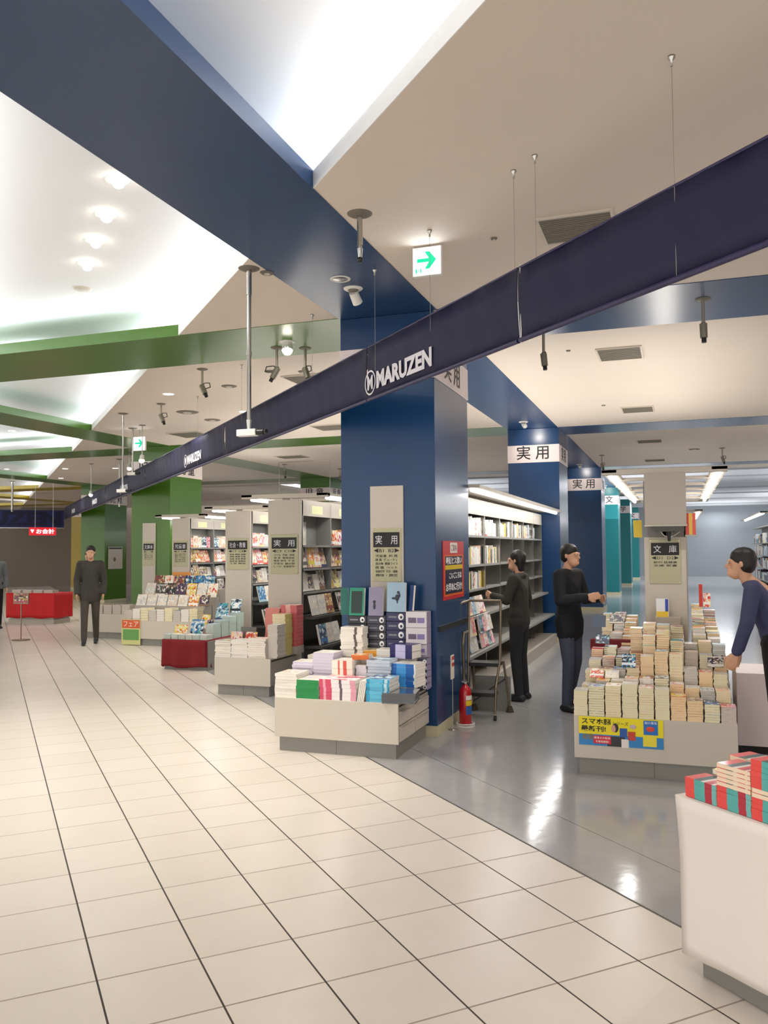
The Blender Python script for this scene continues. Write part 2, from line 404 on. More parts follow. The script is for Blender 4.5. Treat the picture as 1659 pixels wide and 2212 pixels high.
# ------------------------------------------------------------------ ceiling fittings
def hook(x, y, zb, lab):
    r = empty('hanging_wire', (x, y, S), 0, lab, 'wire')
    MB().lathe([(0, 0), (.016, 0), (.016, -.008), (.006, -.022), (.006, -.045), (0, -.045)], 12).build('ceiling_hook', m_steel, r)
    MB().cyl((0, 0, -.04), (0, 0, zb-S), .0015, n=6).build('wire', mat('wire_steel', '#a9a297', .4, .8), r)
for (x, y, lab) in [(.014, 3.700, 'thin wire holding the navy banner, rightmost, near the top of the photo'), (-.68, 4.404, 'thin wire holding the navy banner, second from the right'), (-.82, 4.545, 'thin wire holding the navy banner, left one of the pair right of the exit sign'),
                    (-1.5, 5.222, 'thin wire holding the navy banner, just in front of the arrow exit sign'), (-2.1, 5.82, 'thin wire holding the navy banner in front of the blue column'), (-3.03, 6.755, 'thin wire holding the navy banner beside the green beam'),
                    (-4.6, 8.32, 'thin wire holding the navy banner left of the camera pole'), (-6.1, 9.82, 'thin wire holding the navy banner above its second lettering')]:
    hook(x, y, 2.72, lab)

def banner_seg(s0, s1, lab):
    """the banner hangs along x+y=3.72; s measured along the aisle"""
    r = empty('hanging_banner', (1.86, 1.86, 0), 0, lab, 'banner')
    n = max(2, int((s1-s0)/.08)); mb = MB(); top = 3.125; bot = 2.735
    P = [Vector((0, 0, 0))+AD*(s0+(s1-s0)*i/n) for i in range(n+1)]
    nrm = Vector((-S2, -S2, 0))
    vs = []; th = .003
    for side in (1, -1):
        for zi in range(5):
            for i, p in enumerate(P):
                w = .0035*math.sin(i*1.9+zi*.8)+.004*math.sin(i*.43+zi)
                vs.append(p+nrm*(side*th+w)+Vector((0, 0, top+(bot-top)*zi/4)))
    k = n+1; fs = []
    for side in range(2):
        o = side*5*k
        for zi in range(4):
            for i in range(n):
                q = (o+zi*k+i, o+zi*k+i+1, o+(zi+1)*k+i+1, o+(zi+1)*k+i)
                fs.append(q if side else q[::-1])
    for i in range(n):
        fs.append((i, i+1, 5*k+i+1, 5*k+i)); fs.append((4*k+i, 9*k+i, 9*k+i+1, 4*k+i+1))
    for e in (0, n):
        for zi in range(4): fs.append((zi*k+e, (zi+1)*k+e, 5*k+(zi+1)*k+e, 5*k+zi*k+e))
    mb.add(vs, fs, 0, True); mb.build('cloth', m_navy, r)
    MB().cyl(P[0]+Vector((0, 0, bot-.005)), P[-1]+Vector((0, 0, bot-.005)), .014).build('bottom_pipe', m_navyp, r)
    MB().cyl(P[0]+Vector((0, 0, top+.004)), P[-1]+Vector((0, 0, top+.004)), .007).build('top_pipe', m_navyp, r)
    return r
def logo(r, s, z, length):
    """M in a ring, then the shop name, on the side facing the aisle; s = centre along the aisle"""
    nrm = Vector((-S2, -S2, 0)); k = length/.98
    c = Vector((0, 0, 0))+AD*s+nrm*.014+Vector((0, 0, z))
    g = -AD       # reading direction seen from the aisle
    left = c-g*(length/2)
    mtx = face(nrm, left+g*(.09*k))
    n = 28; vs = []
    for rr in (.088*k, .076*k):
        vs += [(rr*math.cos(2*PI*i/n), rr*math.sin(2*PI*i/n), 0) for i in range(n)]
    ring = MB().add([mtx @ Vector(v) for v in vs], [(i, (i+1) % n, n+(i+1) % n, n+i) for i in range(n)], 0)
    ring.build('emblem_ring', m_wcloth, r)
    text('emblem_letter', 'M', .15*k, m_wcloth, r, mtx, bold=.005*k, fit=(.088*k, .1*k))
    text('lettering', 'MARUZEN', .2*k, m_wcloth, r, face(nrm, left+g*(.59*k)), bold=.009*k, fit=(.79*k, .122*k))
# s along aisle: point = (1.86,1.86)+AD*s ; x = 1.86 - s*.7071
sx = lambda x: (1.86-x)/S2
cuts = [(.95, -.79, 'navy cloth banner, nearest length running out of the top right of the photo'), (-.80, -2.19, 'navy cloth banner, length between two seams crossing above the side of the blue column'),
        (-2.2, -5.1, 'navy cloth banner, length carrying the large white shop lettering, crossing the blue column'), (-5.11, -8.9, 'navy cloth banner, length with the second smaller white lettering'),
        (-8.91, -12.6, 'navy cloth banner, length in front of the green column with a third small lettering'), (-12.61, -20.0, 'navy cloth banner, furthest length at the end of the aisle')]
bs = [banner_seg(sx(a), sx(b), l) for a, b, l in cuts]
# the large lettering sits across the seam area left of the column corner
logo(bs[1] if False else bs[2], sx(-1.83), 2.925, 1.04) if False else None
lg = empty('banner_lettering', (1.86, 1.86, 0), 0, 'large white shop lettering with ringed M on the navy banner', 'lettering', 'white letterings on the banner'); logo(lg, sx(-1.845), 2.848, 1.04)
for a, t in ((-6.28, 'second, small in the photo, before the green column'), (-10.6, 'third, tiny, under the long camera pole'), (-14.0, 'fourth, tiny, far along the aisle'), (-17.8, 'fifth, furthest at the left end of the banner')):
    lg = empty('banner_lettering', (1.86, 1.86, 0), 0, 'white shop lettering on the navy banner, %s' % t, 'lettering', 'white letterings on the banner'); logo(lg, sx(a), 2.875, 1.02)
tag(MB().cyl((-.782, 4.498, 2.71), (-.782, 4.498, 3.14), .0035).build('seam_cord', m_white), 'white vertical cord at the banner seam right of the large lettering', 'cord')

def pendant_sign(x, y, lab, sz=.19, zt=3.675):
    r = empty('exit_sign', (x, y, zt), 0, lab, 'sign', 'arrow exit signs')
    h = sz/2
    if zt < 3.65: MB().cyl((0, -.01, 0), (0, -.01, S-zt), .006).build('hanging_rod', m_steel, r)
    MB().box(-h-.008, -.02, -sz-.012, h+.008, .02, 0).build('housing', m_white, r, .003)
    MB().box(-h, -.024, -sz-.004, h, -.0202, -.008).build('lit_face', m_exitw, r)
    a = [(-.36, .07), (.08, .07), (-.08, .32), (.1, .32), (.36, 0), (.1, -.32), (-.08, -.32), (.08, -.07), (-.36, -.07)]
    c = -sz/2-.006
    vs = [(px*sz, -.0245, c+pz*sz+sz*.03) for px, pz in a]; ws = [(v[0], -.0262, v[2]) for v in vs]; n = len(a)
    MB().add(vs+ws, [tuple(range(n)), tuple(range(n, 2*n))[::-1]]+[(i, (i+1) % n, n+(i+1) % n, n+i) for i in range(n)], 0).build('arrow', m_exitg, r)
    b = MB(); b.box(-.42*sz, -.0262, c-.42*sz, -.36*sz, -.0245, c-.26*sz); b.box(-.33*sz, -.0262, c-.42*sz, -.31*sz, -.0245, c-.28*sz); b.box(-.24*sz, -.0262, c-.42*sz, -.19*sz, -.0245, c-.26*sz)
    b.build('running_figure_symbol', m_exitg, r)
    area('exit_sign_light', (x, y-.04, zt-sz/2), sz, sz, .4, (.8, .9, 1), (0, -1, .25))
    return r
pendant_sign(-1.59, 5.482, 'lit white exit sign with green arrow, close on the ceiling above the banner')
pendant_sign(-8.72, 12.2, 'small lit exit sign with green arrow beside the long camera pole at left', .23, 3.57)

def vent(x0, y0, x1, y1, lab, slats=8):
    r = empty('air_vent', ((x0+x1)/2, (y0+y1)/2, S), 0, lab, 'vent', 'grey ceiling vents'); w = (x1-x0)/2; d = (y1-y0)/2
    MB().box(-w, -d, -.012, w, d, -.001).build('grille', m_vent, r)
    f = MB(); t = .02
    for q in ((-w-t, -d-t, w+t, -d), (-w-t, d, w+t, d+t), (-w-t, -d, -w, d), (w, -d, w+t, d)): f.box(q[0], q[1], -.016, q[2], q[3], -.001)
    f.build('frame', m_ventf, r)
    sl = MB()
    for k in range(slats): yy = -d+2*d*(k+.5)/slats; sl.box(-w, yy-.006, -.017, w, yy+.002, -.012)
    sl.build('slats', mat('slat_grey', '#8a8376', .6), r)
vent(-.80, 5.28, -.36, 5.71, 'large square grey ceiling vent half hidden by the navy banner at right', 14)
vent(-.77, 9.0, -.34, 9.55, 'grey ceiling vent in front of the second blue beam, nearest below the banner at right')
vent(-.76, 12.9, -.33, 13.4, 'grey ceiling vent just before the second cross beam at right')
vent(-.72, 16.9, -.28, 17.4, 'grey ceiling vent between the second and third cross beams at right')
vent(-.72, 20.7, -.28, 21.2, 'small distant grey ceiling vent above the bookcase canopy at right')
vent(-4.45, 9.05, -3.95, 9.5, 'grey ceiling vent behind the two spotlights by the green beam')
vent(-8.5, 12.7, -7.9, 13.3, 'grey ceiling vent above the banner left of the camera pole')
vent(-8.4, 16.7, -7.8, 17.2, 'distant grey ceiling vent left of the blue column')
vent(-5.8, 12.85, -5.25, 13.4, 'pale framed square vent just left of the blue column')
def disc(x, y, rr, lab, z=S, m=None, grp='round ceiling plates'):
    r = empty('ceiling_plate', (x, y, z), 0, lab, 'ceiling plate', grp)
    MB().lathe([(0, -.012), (rr*.8, -.012), (rr, -.002), (rr, 0)], 20).build('plate', m or m_vent, r)
    MB().lathe([(0, -.018), (rr*.35, -.018), (rr*.4, -.012)], 16).build('centre_cap', m_ventf, r)
disc(-6.936, 10.885, .17, 'flat grey round ceiling speaker, left of two above the banner'); disc(-6.99, 11.69, .13, 'flat grey round ceiling plate, right of two above the banner')
disc(-5.35, 9.35, .1, 'small grey ceiling plate beside the spotlight under the green beam'); disc(-2.88, 5.6, .055, 'small beige round plate beside the camera pole flange')
disc(-4.45, 8.75, .08, 'small dark ceiling plate between the two spotlights'); disc(-4.1, 8.9, .07, 'tiny grey ceiling plate right of the two spotlights')
disc(-1.131, 5.504, .022, 'tiny dark sprinkler cap right of the arrow exit sign'); disc(-1.06, 8.95, .025, 'tiny dark sprinkler cap left of the grey vent at right')
disc(-1.0, 12.6, .03, 'tiny sprinkler cap beyond the first cross beam'); disc(.35, 19.0, .12, 'small round smoke detector far along the right ceiling')

def downlight(x, y, z, rr, lab, on=True, power=SPOT_W, grp='recessed downlights', ang=110):
    r = empty('downlight', (x, y, z), 0, lab, 'ceiling light', grp)
    MB().lathe([(rr*.86, -.004), (rr, -.008), (rr*1.12, -.004), (rr*1.14, 0)], 24).build('trim_ring', m_white, r)
    MB().lathe([(0, -.003), (rr*.86, -.003)], 24).build('lens', m_glow if on else m_ventf, r)
    if on: spot('downlight_lamp', (x, y, z-.03), power, angle=ang)
    return r
names4 = ['nearest and largest', 'second', 'third', 'fourth']
for i, (x, y) in enumerate([(-3.52, 4.656), (-3.966, 5.113), (-4.381, 5.519), (-4.805, 5.945)]):
    r = downlight(x, y, 4.1, .075, 'round lit downlight in the raised white ceiling, %s of the row of four' % names4[i], power=190, ang=85)
    MB().cyl((.03, -.03, -.02), (.045, -.045, -.05), .035, .04).build('gimbal_head', m_glow, r)
disc(-5.3, 6.5, .09, 'faint round grille at the end of the downlight row in the raised ceiling', 4.1, m_ventf)
for i, (x, y) in enumerate([(-1.9, 1.2), (-.3, -.4), (-3.9, 1.4), (-2.3, -.3), (-.9, 1.6), (.9, .6)]):  # added out of view, continue the row to brighten the near floor
    downlight(x, y, 4.1, .075, 'unseen downlight added in the raised ceiling to light the near aisle', power=60)
for i, (x, y) in enumerate([(-12.9, 14.6-.9), (-6.367, 9.533), (-6.131, 11.161), (-11.5, 11.0), (-14.5, 17.2), (-13.3, 17.6), (-12.5, 18.6), (-19, 20), (-16.5, 19.4)]):
    zz = S if x+y > 2.6 else 4.1
    downlight(x, y, zz, .08, ['round lit downlight in the far raised ceiling at left', 'round lit downlight above the first tables, left of the long pole', 'round lit downlight beside the white camera pole', 'round lit downlight in the raised ceiling beyond the green beam',
        'small lit downlight left of the green column, leftmost of three', 'small lit downlight left of the green column, middle of three', 'small lit downlight left of the green column, rightmost of three', 'tiny lit downlight at the far left end', 'tiny lit downlight over the far end of the aisle'][i], power=70)
for (x, y) in [(-4.6, 12.0), (-.3, 11.5), (1.2, 6.2), (1.2, 11.5), (-3.4, 10.2), (-.9, 7.6-.9), (-.6, 18.5), (-7.6, 10.3)]:
    spot('shop_ceiling_lamp', (x, y, S-.03), 75, angle=130)

def gimbal(x, y, lab, target, power=25):
    r = empty('gimbal_spotlight', (x, y, Z0), 0, lab, 'spotlight', 'white gimbal spotlights on the beams')
    MB().lathe([(.035, -.012), (.06, -.014), (.075, -.006), (.078, 0)], 24).build('trim_ring', m_white, r)
    MB().lathe([(0, -.03), (.03, -.03), (.045, -.012)], 18).build('socket', m_vent, r)
    d = (Vector(target)-Vector((x, y, Z0-.06))).normalized()
    a = Vector((0, 0, -.03)); MB().cyl(a, a+d*.1, .036, .042, 20).cyl(a+d*.1, a+d*.102, .042, .034, 20).build('lamp_head', m_white, r, .003)
    spot('gimbal_lamp', Vector((x, y, Z0))+a+d*.12, power, target, 70)
gimbal(-2.412, 6.177, 'white gimbal spotlight under the blue beam in front of the nearest column', (-2.3, 6.99, 2.9), 9)
r = downlight(-2.417, 5.918, Z0, .07, 'unlit round downlight recessed in the blue beam beside the white spotlight', on=False)
MB().lathe([(0, -.006), (.05, -.006), (.058, -.004)], 20).build('reflector', m_steel, r)
gimbal(-2.376, 13.75, 'white gimbal spotlight in front of the second blue column', (-2.3, 14.6, 3.4), 14)
gimbal(-2.3, 21.3, 'white gimbal spotlight in front of the third blue column', (-2.25, 22.2, 3.4), 14)
gimbal(-2.3, 28.9, 'white gimbal spotlight in front of the teal column', (-2.3, 29.8, 3.4), 14)
# lit lamp under the green beam
r = empty('lit_lamp', (-3.66, 7.55, Z0), 0, 'bright lit lamp hanging under the green beam between two spotlights', 'ceiling light')
MB().lathe([(0, -.004), (.07, -.006), (.085, -.002), (.085, 0)], 24).build('trim_ring', m_white, r)
MB().cyl((0, 0, -.01), (.01, -.02, -.09), .05, .055, 20).build('lamp_head', m_white, r)
MB().ball((.012, -.024, -.09), .052).build('bulb', m_glow, r)
spot('lit_lamp_light', (-3.64, 7.5, Z0-.16), 45, (-4.2, 6.0, 0), 100)

def pipe_spot(x, y, drop, lab, lean=(.35, -.2), kind='bracket', z=S):
    """spotlight hung on a short pipe: flange, pipe, bent arm, body and black snout"""
    r = empty('ceiling_spotlight', (x, y, z), 0, lab, 'spotlight', 'spotlights hung on pipes')
    MB().lathe([(0, -.012), (.05, -.012), (.065, -.003), (.065, 0)], 20).build('flange', m_vent, r)
    MB().cyl((0, 0, -.01), (0, 0, -drop), .014).build('pipe', mat('pipe_metal', '#a39b8c', .35, .6), r)
    a = Vector((lean[0]*.14, lean[1]*.14, -drop)); q = Vector((lean[0], lean[1], -1)).normalized()
    pts = [(0, 0, -drop), (lean[0]*.08, lean[1]*.08, -drop+.01), (lean[0]*.2, lean[1]*.2, -drop), (lean[0]*.22, lean[1]*.22, -drop-.05), (0, 0, -drop-.06)]
    MB().tube(pts, .005).build('cable', m_dark, r)
    c = Vector((0, 0, -drop-.03))
    b = c+q*.03
    MB().cyl(b-q*.05, b+q*.07, .032, .03, 18).build('lamp_body', mat('lamp_body_grey', '#8c8778', .4, .4), r, .003)
    MB().cyl(b+q*.07, b+q*.11, .02, .02, 14).build('black_snout', m_dark, r)
    MB().box(-.018, -.018, -drop-.05, .018, .018, -drop).build('swivel_block', m_vent, r)
pipe_spot(-3.864, 7.726, .2, 'spotlight on a pipe under the green beam, left of the bright lamp', (-.5, -.2), z=Z0)
pipe_spot(-3.60, 7.85, .2, 'spotlight on a pipe under the green beam, right of the bright lamp', (.4, -.2), z=Z0)
pipe_spot(-5.128, 8.353, .18, 'spotlight on a pipe just beyond the green beam, over the aisle edge', (.6, -.2))
pipe_spot(-6.886, 10.128, .15, 'smaller spotlight on a pipe further left, before the exit sign', (.6, -.2))
pipe_spot(.232, 7.48, .2, 'spotlight on a pipe under the blue cross beam at far right', (.02, -.02), z=Z0)
pipe_spot(-1.179, 8.0, .22, 'spotlight on a pipe just below the banner edge, right of the blue column', (.1, -.05), z=Z0)
for (x, y, l) in [(-3.3, 9.9, 'spotlight on a pipe seen right beside the blue column edge'), (-1.6, 19.4, 'tiny pipe spotlight above the right bookcase canopy, left one'), (.9, 19.0, 'tiny pipe spotlight above the right bookcase canopy, right one'),
                  (-8.2, 20.0, 'tiny pipe spotlight above the far green column'), (-9.0, 18.4, 'tiny pipe spotlight over the left bookcases')]:
    pipe_spot(x, y, .18, l, (.3, -.2))

def camera_pole(x, y, drop, lab, r_=.016, cam=True):
    r = empty('camera_pole', (x, y, S), 0, lab, 'ceiling pole', 'poles hanging from the ceiling')
    MB().lathe([(0, -.014), (.05, -.014), (.075, -.004), (.08, 0)], 28).build('flange', m_vent, r)
    MB().cyl((0, 0, -.01), (0, 0, -.2), r_*1.25).cyl((0, 0, -.2), (0, 0, -drop+.05), r_).cyl((0, 0, -drop*.52), (0, 0, -drop*.52-.03), r_*1.3).build('pole', m_steel, r)
    MB().cyl((0, 0, -drop+.07), (0, 0, -drop), r_*1.3, r_*.8).build('swivel', m_steel, r)
    if cam:
        MB().box(-.09, -.03, -drop-.05, .065, .03, -drop, 0).build('camera_body', m_white, r, .004)
        MB().cyl((.06, 0, -drop-.025), (.12, 0, -drop-.025), .022).cyl((.12, 0, -drop-.025), (.15, -.01, -drop-.02), .016).build('camera_lens', m_dark, r)
    else:
        MB().ball((0, 0, -drop), .02).build('black_tip', m_dark, r)
camera_pole(-2.965, 5.474, 1.2, 'long steel pole carrying a white security camera in front of the banner')
camera_pole(-1.832, 4.811, .29, 'short steel pipe stub with wide flange beside the blue beam', .014, False)
camera_pole(-7.903, 10.637, 1.15, 'long thin pole carrying a small camera at the left, before the green column', .012)
camera_pole(-8.707, 11.986, .75, 'second thin pole right behind the small exit sign', .012)

# ------------------------------------------------------------------ books
A2 = {}
for n_, p_ in (('brown', PAL_MAG), ('warm', PAL_WARM), ('cool', PAL_COOL), ('dark', PAL_DARK), ('pink', PAL_PINK), ('pale', PAL_PALE)):
    A2[n_] = art_mat('printed_flat_cover_'+n_, p_, 5, False)
BC = {}
def book_mesh(w, d, t, cover, spine, page, side):
    """cover shell and page block of a book lying flat: x -w/2..w/2, y 0..d, z 0..t, spine on side F(ront) B(ack) L or R"""
    key = (round(w, 4), round(d, 4), round(t, 4), cover.name, spine.name, page.name, side)
    if key in BC: return BC[key]
    c = min(.0008, t*.05); h = w/2; i = .0007
    cv = MB(); mi = (0, 0, 1, 1, 1, 1)
    cv.box(-h, 0, 0, h, d, c, 0); cv.box(-h, 0, t-c, h, d, t, 0)
    bx = {'F': (-h, 0, h, c), 'B': (-h, d-c, h, d), 'L': (-h, 0, -h+c, d), 'R': (h-c, 0, h, d)}[side]
    cv.box(bx[0]-(.0004 if side == 'L' else 0), bx[1]-(.0004 if side == 'F' else 0), 0, bx[2]+(.0004 if side == 'R' else 0), bx[3]+(.0004 if side == 'B' else 0), t, 1)
    pg = MB()
    x0, y0, x1, y1 = -h+i, i, h-i, d-i
    if side == 'F': y0 = c
    if side == 'B': y1 = d-c
    if side == 'L': x0 = -h+c
    if side == 'R': x1 = h-c
    pg.box(x0, y0, c, x1, y1, t-c)
    def me(mb, name, mats):
        m = bpy.data.meshes.new(name); m.from_pydata(mb.v, [], mb.f)
        for k in mats: m.materials.append(k)
        m.polygons.foreach_set('material_index', mb.m); return m
    BC[key] = (me(cv, 'book_cover', (cover, spine)), me(pg, 'page_block', (page,)))
    return BC[key]
def one_book(w, d, t, cover, spine, page, side, name='book'):
    a, b = book_mesh(w, d, t, cover, spine, page, side)
    o = bpy.data.objects.new(name, a); COL.objects.link(o); p = bpy.data.objects.new('page_block', b); COL.objects.link(p); p.parent = o
    return o
def stack(x0, x1, yf, z0, z1, n, d, cover, spine, page, side, label, name='paperback_book', cat='book', rz=0, jit=.003, group=None, base=None):
    """n copies of one book piled from z0 to z1, front faces at y = yf; base: matrix of the support if turned"""
    w = x1-x0; t = (z1-z0)/n; proto = one_book(w, d, t*.985, cover, spine, page, side, name)
    for k in range(n):
        o = proto if k == 0 else copy_tree(proto)
        m = Matrix.Translation(((x0+x1)/2+random.uniform(-jit, jit), yf+d/2+random.uniform(-jit, jit), z0+k*t)) @ Matrix.Rotation(rz+random.uniform(-1, 1)*jit*5, 4, 'Z') @ Matrix.Translation((0, -d/2, 0))
        if base: m = base @ m
        o.matrix_world = m
        tag(o, label, cat, group or label)
    return z1

ORD = ['first', 'second', 'third', 'fourth', 'fifth', 'sixth', 'seventh', 'eighth', 'ninth', 'tenth', 'eleventh', 'twelfth', 'thirteenth', 'fourteenth', 'fifteenth', 'sixteenth', 'seventeenth', 'eighteenth', 'nineteenth', 'twentieth']
def ordn(i):
    if i < 20: return ORD[i]
    i += 1; t = {2: 'twenty', 3: 'thirty', 4: 'forty', 5: 'fifty', 6: 'sixty', 7: 'seventy', 8: 'eighty', 9: 'ninety'}[i//10]
    return (t+'-'+ORD[i % 10-1]) if i % 10 else {2: 'twentieth', 3: 'thirtieth', 4: 'fortieth', 5: 'fiftieth', 6: 'sixtieth', 7: 'seventieth', 8: 'eightieth', 9: 'ninetieth'}[i//10]

def display_table(x0, x1, y0, y1, h, label, drawers=True, inset=.03):
    r = empty('display_table', ((x0+x1)/2, y0, 0), 0, label, 'table', 'low display tables'); w = (x1-x0)/2; d = y1-y0
    MB().box(-w+inset, inset, 0, w-inset, d-inset, .115).build('plinth', m_kick, r)
    MB().box(-.0015, inset-.001, .003, .0015, inset, .112).build('plinth_joint', m_shelfd, r)
    MB().box(-w, 0, .115, w, .022, h).build('front_panel', m_panel, r, .003)
    MB().box(-w, .022, .115, -w+.02, d, h).build('side_panel', m_panel, r)
    MB().box(w-.03, .022, .115, w-.012, d, h-.04).build('side_panel', m_panel2, r)
    MB().box(-w, .022, h-.018, w, d, h-.001).build('table_top', m_panel2, r, .002)
    if drawers:
        for k, (a, b) in enumerate(((.13, .245), (.258, .36))):
            for j in range(2):
                ya = .04+j*(d-.06)/2; yb = ya+(d-.06)/2-.012
                f = MB().box(w-.012, ya, a, w+.004, yb, b).build('drawer', m_panel, r, .002)
                MB().box(w+.004, ya+.02, b-.014, w+.012, yb-.02, b-.004).build('drawer_pull', m_panel2, f)
    return r
# --- table in front of the nearest blue column
display_table(-3.09, -2.045, 6.13, 6.975, .425, 'low cream display table with grey plinth in front of the nearest blue column')
def riser(x0, y0, x1, y1, z0, z1, lab):
    return tag(MB().box(x0, y0, z0, x1, y1, z1-.001).build('display_riser', m_panel2), lab, 'riser')
riser(-3.04, 6.42, -2.07, 6.66, .425, .50, 'grey riser step hidden under the second row of workbooks'); riser(-3.04, 6.66, -2.07, 6.81, .425, .70, 'taller grey riser under the third row of workbooks')
riser(-2.76, 6.81, -2.21, 6.972, .425, .76, 'tallest grey riser under the boxed dictionaries')
T = 'on the table by the nearest blue column'
flat = A2
stack(-3.095, -2.905, 6.15, .425, .61, 8, .25, flat['pale'], solid('#e7dccb'), m_pagew, 'B', 'cream paged workbook, piled at the left front corner of the workbook table', 'workbook', jit=.005)
stack(-2.90, -2.71, 6.14, .425, .572, 6, .25, flat['pale'], solid('#0c8a42'), m_pagew, 'F', 'green spined workbook in the pile left of the pink ones', 'workbook', jit=.004)
st = stripes('pink_white_spine', ['#d84a6a', '#f0a8b8', '#d84a6a', '#f3ecec', '#6a5560', '#f3ecec', '#e7a4b4'], [.1, .17, .33, .55, .62, .85])
stack(-2.70, -2.395, 6.14, .425, .585, 5, .25, flat['pink'], st, m_pagew, 'F', 'pink and white spined workbook in the wide front pile', 'workbook', jit=.004)
for k in range(4):
    o = one_book(.16, .25, .012, flat['pale'], solid('#e8eef2'), m_pagew, 'L', 'workbook')
    o.matrix_world = Matrix.Translation((-2.375+k*.0145, 6.14, .425)) @ Matrix.Rotation(math.radians(-80), 4, 'Y') @ Matrix.Translation((.08, 0, 0))
    tag(o, 'thin white workbook standing on edge between pink and light blue piles', 'book', 'thin white workbooks on edge')
sb = stripes('light_blue_spine', ['#2aa0cc', '#5fbfe0', '#2aa0cc', '#c8eaf4', '#2aa0cc'], [.15, .7, .78, .9])
stack(-2.315, -2.125, 6.145, .425, .60, 6, .25, flat['cool'], sb, m_pagew, 'F', 'light blue spined workbook in the pile near the right front corner', 'workbook', jit=.006)
gr = mat('shrink_wrapped_grey', '#4d5258', .12, coat=1)
stack(-2.19, -1.93, 6.13, .426, .505, 5, .24, gr, gr, mat('wrapped_pages', '#5a5e66', .15, coat=1), 'F', 'dark grey plastic wrapped magazine in the pile on the right corner', 'magazine', 'magazine', rz=math.radians(9), jit=.003)
stack(-3.09, -2.9, 6.47, .50, .665, 7, .19, flat['pale'], solid('#d6cfe2'), mat('lilac_pages', '#cfc7da', .7), 'L', 'lilac edged workbook at the back left corner of the workbook table', 'workbook', jit=.008)
stack(-2.895, -2.71, 6.45, .50, .75, 9, .2, flat['pale'], solid('#ddd5e3'), mat('lilac_pages', '#cfc7da', .7), 'B', 'pale lilac edged workbook in the taller pile behind the cream ones', 'workbook', jit=.004)
sr = stripes('white_red_spine', ['#f4ead9', '#d8584a', '#f4ead9', '#d8584a', '#f4ead9'], [.3, .38, .55, .72])
stack(-2.70, -2.52, 6.39, .50, .70, 3, .2, flat['pale'], sr, m_pagew, 'F', 'white box with red lettering on its spine, behind the pink pile', 'boxed_book', 'book')
stack(-2.51, -2.42, 6.44, .50, .66, 6, .18, flat['pale'], solid('#e9e4ea'), m_pagew, 'F', 'white spined workbook under the orange books in the middle', 'workbook')
stack(-2.56, -2.415, 6.46, .702, .74, 2, .15, flat['warm'], solid('#e2762f'), m_pagew, 'F', 'orange and red covered workbook in the middle of the second row', 'workbook', jit=.008, rz=.1)
stack(-2.41, -2.21, 6.43, .50, .71, 8, .2, flat['cool'], solid('#dfe6ee'), mat('pale_blue_pages', '#d4dce8', .7), 'B', 'white paged workbook left of the bright blue pile', 'workbook', jit=.005)
s2 = stripes('bright_blue_spine', ['#0d63b8', '#3f9be0', '#0d63b8', '#f2f2ee'], [.2, .6, .93])
stack(-2.20, -1.99, 6.44, .50, .685, 7, .2, flat['pale'], s2, m_pagew, 'F', 'bright blue spined workbook in the leaning pile at right', 'workbook', jit=.007, rz=-.12)
stack(-2.74, -2.54, 6.67, .70, .945, 12, .13, flat['pale'], stripes('white_black_spine', ['#e9e2d8', '#5c5148', '#e9e2d8'], [.62, .74]), m_pagew, 'F', 'thin white workbook in the narrow tall pile before the dictionaries', 'workbook', jit=.006)
stack(-2.53, -2.42, 6.66, .70, .755, 2, .14, flat['warm'], solid('#e8a02c'), m_page, 'F', 'small yellow and red book in the middle of the workbook table', 'workbook', rz=.15)
stack(-2.41, -2.29, 6.66, .70, .77, 4, .14, flat['pale'], solid('#d8d2c8'), m_pagew, 'B', 'small pale book before the black dictionary boxes', 'workbook')
pu = stripes('purple_spine', ['#1e1760', '#c9c4e8', '#1e1760'], [.25, .7])
stack(-2.28, -2.07, 6.64, .70, .815, 2, .16, solid('#241c66'), pu, m_pagew, 'F', 'deep purple boxed dictionary lying on the small pair at right', 'dictionary', rz=-.2)
def boxed(x0, x1, z0, z1, n, col, sidecol, lab, emb='#f2f2f2', yf=6.83, d=.135):
    t = (z1-z0)/n; w = x1-x0
    for k in range(n):
        r = MB().box(-w/2, 0, .001, w/2, d, t-.002, (0, 0, 0, 1, 0, 1)).build('dictionary', [solid(col, .35), solid(sidecol, .35)], None, .002, (((x0+x1)/2), yf, z0+k*t))
        s = t*.33; c = (w*.28, -.0015, t/2)
        if emb:
            MB().ball(c, s, (1, .05, 1.1), n=14).build('emblem', solid(emb), r)
            MB().ball((c[0]+s*.1, -.0035, c[2]-s*.1), s*.45, (1, .05, 1.1), n=10).build('emblem_centre', solid(col), r)
            MB().box(-w*.38, -.002, t*.38, w*.05, 0, t*.58).build('title_print', solid('#7d7f8c'), r)
        else:
            for a, b_, cc in ((-.38, .0, '#6b5f78'), (.05, .4, '#8d7fb5')):
                MB().box(w*a, -.002, t*.3, w*b_, 0, t*.62).build('title_print', solid(cc), r)
        tag(r, lab, 'dictionary', lab)
boxed(-2.735, -2.56, .76, 1.03, 4, '#23242b', '#1a1a20', 'black boxed dictionary with white round emblem, left pile by the blue column')
boxed(-2.555, -2.385, .76, 1.03, 4, '#3a3b48', '#2a2b36', 'charcoal boxed dictionary with white round emblem, second pile by the blue column')
boxed(-2.38, -2.21, .76, 1.065, 4, '#272a55', '#1e2148', 'navy boxed dictionary with white round emblem, third pile by the blue column')
boxed(-2.205, -2.02, .80, 1.075, 2, '#e6e1e4', '#a494ad', 'white boxed dictionary with lilac printing, right pile by the blue column', None)
boxed(-2.205, -2.02, .426, .798, 4, '#d9d0dc', '#a494ad', 'lilac white boxed dictionary in the lower part of the right pile by the blue column', None)
boxed(-2.062, -1.985, .44, .70, 5, '#2b2c40', '#8f84a8', 'slim dark spined dictionary in the low pile at the right edge', '#e8e8f0', 6.70, .12)
